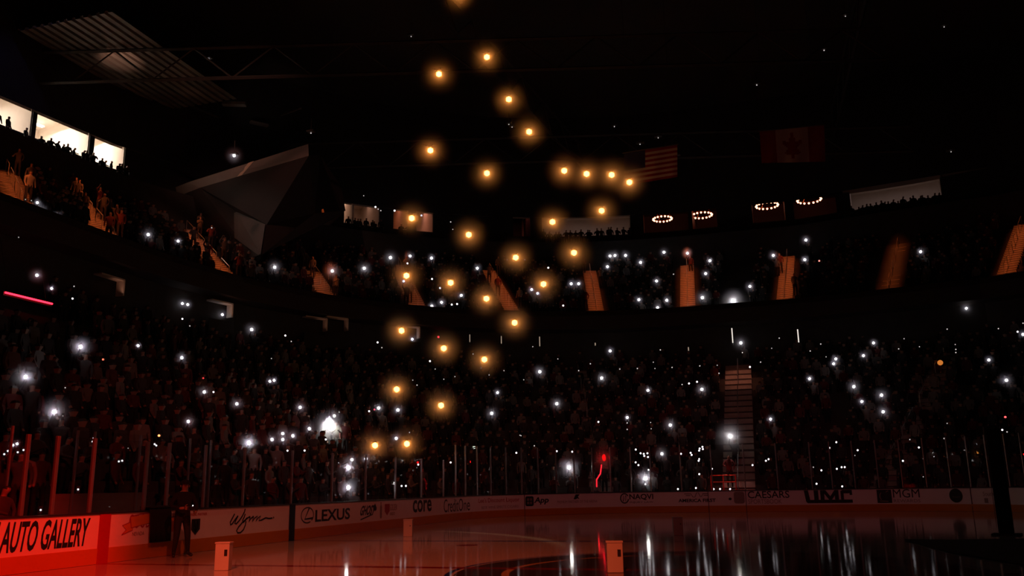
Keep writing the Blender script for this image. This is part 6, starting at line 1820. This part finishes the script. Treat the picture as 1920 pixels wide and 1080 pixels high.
# the many others
def low_body():
    src = BODY[('stand', 'jersey_dark')]
    J = base_pose()
    me = skin_person('crowd_body', J, EDG, RAD, matfn('jersey_dark'), sub=0)
    return me
lb = low_body()
bv = [v_.co.copy() for v_ in lb.vertices]
bf = [tuple(p_.vertices) for p_ in lb.polygons]
bmi = [p_.material_index for p_ in lb.polygons]
CV, CF, CM = [], [], []
def add_body(loc_, rz, s_, top):
    n0 = len(CV)
    c, s = cos(rz), sin(rz)
    for w_ in bv:
        CV.append((loc_.x + w_.x * c - w_.y * s, loc_.y + w_.x * s + w_.y * c, loc_.z + w_.z * s_))
    for f_ in bf:
        CF.append(tuple(i_ + n0 for i_ in f_))
    for m_ in bmi:
        CM.append(top if m_ == 0 else m_)
AIs = [(Vector(a_), Vector(b2)) for a_, b2 in DATA['AI']]
def near_aisle(p_):
    for a_, b2 in AIs:
        d_ = b2 - a_
        d_.z = 0
        t_ = max(0, min(1, (p_ - a_).dot(d_) / d_.length_squared))
        q_ = a_ + d_ * t_
        if (Vector((p_.x, p_.y)) - Vector((q_.x, q_.y))).length < 1.25:
            return True
    return abs(p_.x + .93) < 1.25 and p_.y > 31
for tier_, rows, d0, dstep in (('low', ROWS, 1.8, dd), ('up', R2, 18.0, .8077)):
    for i in range(rows):
        d = d0 + dstep * (i + .55)
        if tier_ == 'low' and i < 3:
            lo = 60
        else:
            lo = 8
        u = lo
        while u < 74:
            pp = pn(u)
            k_ = 1.0 if not (US < u < UE or UF < u < UG) else RC / (RC + d)
            u += random.uniform(.62, 1.15) * k_
            q = at(u, d, 0)
            if 30.5 < u < 36.5 and 12.6 < d < 17.4:
                continue
            if near_aisle(q) or random.random() < .12:
                continue
            q.z = tread(d)
            add_body(q, tang(u) + random.uniform(-.4, .4), random.uniform(.72, 1.04), random.choice([0, 0, 0, 5, 6, 7]))
me = bpy.data.meshes.new('crowd')
me.from_pydata(CV, [], CF)
for m_ in (M['jersey_dark'], M['skin'], M['trousers'], M['hair'], M['shoe'], M['jersey_grey'], M['jersey_red'], M['jersey_white']):
    me.materials.append(m_)
me.polygons.foreach_set('material_index', CM)
me.update()
crowd = bpy.data.objects.new('crowd', me)
COL.objects.link(crowd)
tag(crowd, 'the remaining dark crowd filling the seats of both decks', 'crowd', None, 'stuff')

# ------------------------------------------------------------------ amber drone lamps
def drone_parts():
    bm_ = bmesh.new()
    box(bm_, (0, 0, .2), (.16, .16, .07), bev=.02)
    for k_ in range(4):
        a_ = pi / 4 + k_ * pi / 2
        tube(bm_, [(0, 0, .2), (.2 * cos(a_), .2 * sin(a_), .22)], .012, 5)
    o1 = from_bm('drone_frame', bm_, M['blackplastic'])
    m1 = o1.data
    bpy.data.objects.remove(o1)
    bm_ = bmesh.new()
    box(bm_, (0, 0, .235), (.18, .018, .005), .5)
    o2 = from_bm('rotor_blade', bm_, M['blackplastic'])
    m2 = o2.data
    bpy.data.objects.remove(o2)
    return m1, m2
DF, DR = drone_parts()
AMB = lens_mesh(M['amber'], 'lamp_globe')
for (x, y, z, dep, lab) in DATA['AM']:
    root = empty('lamp_drone', (x, y, z))
    px = dep / 1616.6
    g = link('lamp_globe', AMB, root, (0, 0, 0), 5.8 * px)
    off = Vector((0, 0, 4.6 * px - .15))
    link('drone_frame', DF, root, off)
    for k_ in range(4):
        a_ = pi / 4 + k_ * pi / 2
        link('rotor_blade', DR, root, off + Vector((.2 * cos(a_), .2 * sin(a_), 0)))
    link('halo', HZA, root, (0, 0, 0), 50 * px)
    tag(root, lab, 'lamp', 'amber glowing lamps hovering in the arena')

# small coloured lights
def dot(name, px_pt, col, strength, r_, lab, cat='lamp'):
    root_ = empty(name, px_pt)
    bm_ = bmesh.new()
    bmesh.ops.create_icosphere(bm_, subdivisions=2, radius=r_)
    from_bm('lens', bm_, emit_mat('small_lamp', col, strength), root_, True)
    bm_ = bmesh.new()
    box(bm_, (0, .08, 0), (r_ * 2.4, .08, r_ * 2.4), bev=.01)
    from_bm('housing', bm_, M['blackplastic'], root_)
    return tag(root_, lab, cat)
for pt, col, st, r_, lab in DATA['DOTS']:
    dot('small_lamp', pt, col, st, r_, lab)

# red light stick waved behind the far glass
ST = [Vector(v_) + Vector((0, .25, 0)) for v_ in DATA['STICK']]
root = empty('red_light_stick', ST[4])
bm = bmesh.new()
tube(bm, [v_ - ST[4] for v_ in (ST[1], ST[2], ST[3], ST[5])], .03, 8)
from_bm('glowing_tube', bm, emit_mat('red_stick_glow', (1, .01, .02), 3.0), root, True)
bm = bmesh.new()
bmesh.ops.create_icosphere(bm, subdivisions=3, radius=1)
bmesh.ops.scale(bm, vec=(.1, .1, .18), verts=bm.verts)
o = from_bm('glowing_tip', bm, emit_mat('red_tip_glow', (1, .003, .004), .8), root, True)
o.location = ST[0] - ST[4]
l = bpy.data.lights.new('stick_light', 'POINT')
l.energy = 9
l.color = (1, .004, .006)
l.shadow_soft_size = .05
lo = bpy.data.objects.new('stick_light', l)
lo.location = ST[0] - (ST[0] - CAM).normalized() * .3
COL.objects.link(lo)
bm = bmesh.new()
bmesh.ops.create_icosphere(bm, subdivisions=3, radius=1)
o = from_bm('halo', bm, M['halo_r'], root)
o.location = ST[0] - ST[4]
o.scale = (.75, .75, .95)
tag(root, 'curved red glowing light stick with a soft tip behind the far glass', 'light stick')

# ------------------------------------------------------------------ the person by the boards
def rink_person():
    J = base_pose()
    J.update(rel=(-.30, -.02, 1.18), rwr=(-.16, -.26, 1.12), rhand=(-.08, -.32, 1.13), lel=(.31, -.04, 1.17), lwr=(.2, -.28, 1.02), lhand=(.14, -.34, 1.0),
             head=(0, -.05, 1.63), crown=(0, -.04, 1.72), lkn=(.13, -.05, .5), lan=(.2, .06, .09), ltoe=(.24, -.12, .04), rkn=(-.12, -.03, .5), ran=(-.14, .04, .09), rtoe=(-.2, -.14, .04))
    rad = dict(RAD)
    rad.update(pelvis=(.17, .13), waist=(.16, .12), chest=(.19, .13), lsh=.08, rsh=.08, lhip=.105, rhip=.105, lkn=.075, rkn=.075)
    def f(c):
        if c.z > 1.5:
            return 3 if (c.z > 1.67 or c.y > .03) else 1
        if c.y < -.27 and .9 < c.z < 1.2:
            return 1
        if c.z < .1:
            return 4
        return 2 if c.z < .93 else 0
    return skin_person('person_body', J, EDG, rad, ([M['black'], M['skin'], M['trousers'], M['hair'], M['shoe']], f), 2)
mx_, my_, _ = DATA['MAN']
root = empty('person', (mx_, my_, 0), face_of((mx_, my_, 0)) + .35)
link('person_body', rink_person(), root)
bm = bmesh.new()   # cap
bmesh.ops.create_uvsphere(bm, u_segments=16, v_segments=8, radius=.108)
bmesh.ops.delete(bm, geom=[v_ for v_ in bm.verts if v_.co.z < -.01], context='VERTS')
box(bm, (0, -.12, .0), (.13, .1, .012), bev=.004)
o = from_bm('cap', bm, M['black'], root, True)
o.location = (0, -.04, 1.68)
for s in (-1, 1):   # fingers curled on the camera
    bm = bmesh.new()
    hx, hy, hz = (-.08, -.34, 1.13) if s < 0 else (.14, -.36, 1.0)
    for k_ in range(4):
        z_ = hz + .03 - k_ * .02
        tube(bm, [(hx, hy, z_), (hx + s * -.02, hy - .045 + k_ * .003, z_ - .005), (hx + s * -.05, hy - .05 + k_ * .004, z_ - .012)], [.011, .010, .007], 6)
    tube(bm, [(hx, hy + .02, hz + .03), (hx - s * .03, hy, hz + .065), (hx - s * .04, hy - .03, hz + .075)], [.012, .011, .008], 6)
    from_bm('fingers', bm, M['skin'], root, True)
bm = bmesh.new()   # face features
box(bm, (0, -.15, 1.625), (.025, .035, .045), bev=.008)
for s in (-1, 1):
    box(bm, (s * .1, -.03, 1.63), (.015, .035, .055), bev=.006)
from_bm('face_features', bm, M['skin'], root, True)
tag(root, 'person in dark clothes and cap standing on the ice by the boards with a camera', 'person')
rm = root.matrix_basis.copy()
cr = empty('handheld_camera', Matrix.Translation((mx_, my_, 0)) @ Matrix.Rotation(root.rotation_euler[2], 4, 'Z') @ Vector((.03, -.4, 1.12)), root.rotation_euler[2])
bm = bmesh.new()
box(bm, (0, 0, 0), (.14, .07, .1), bev=.012)
from_bm('camera_body', bm, M['blackplastic'], cr)
bm = bmesh.new()
tube(bm, [(0, -.03, 0), (0, -.13, 0)], .04, 14)
from_bm('camera_lens', bm, M['blackplastic'], cr)
bm = bmesh.new()
bmesh.ops.create_icosphere(bm, subdivisions=2, radius=.014)
o = from_bm('indicator_light', bm, M['torch1'], cr)
o.location = (.03, -.05, .06)
tag(cr, 'small dark camera with a tiny white light held by the standing person', 'camera')
# operator behind the drape
ox, oy, _ = op
o = person('lean', 'jersey_dark', (-13.35, oy, 0.0), -pi / 2 * -1, 'dark operator standing behind the black drape', None, .86, name='person')
# staff in the players box, lit red
for yy, pose, lab in ((-1.55, 'lean', 'red lit figure in the players box between the first two bright posts'),):
    person(pose, 'jersey_grey', (-14.2, yy, 0.0), pi / 2, lab, None, .98, name='person')
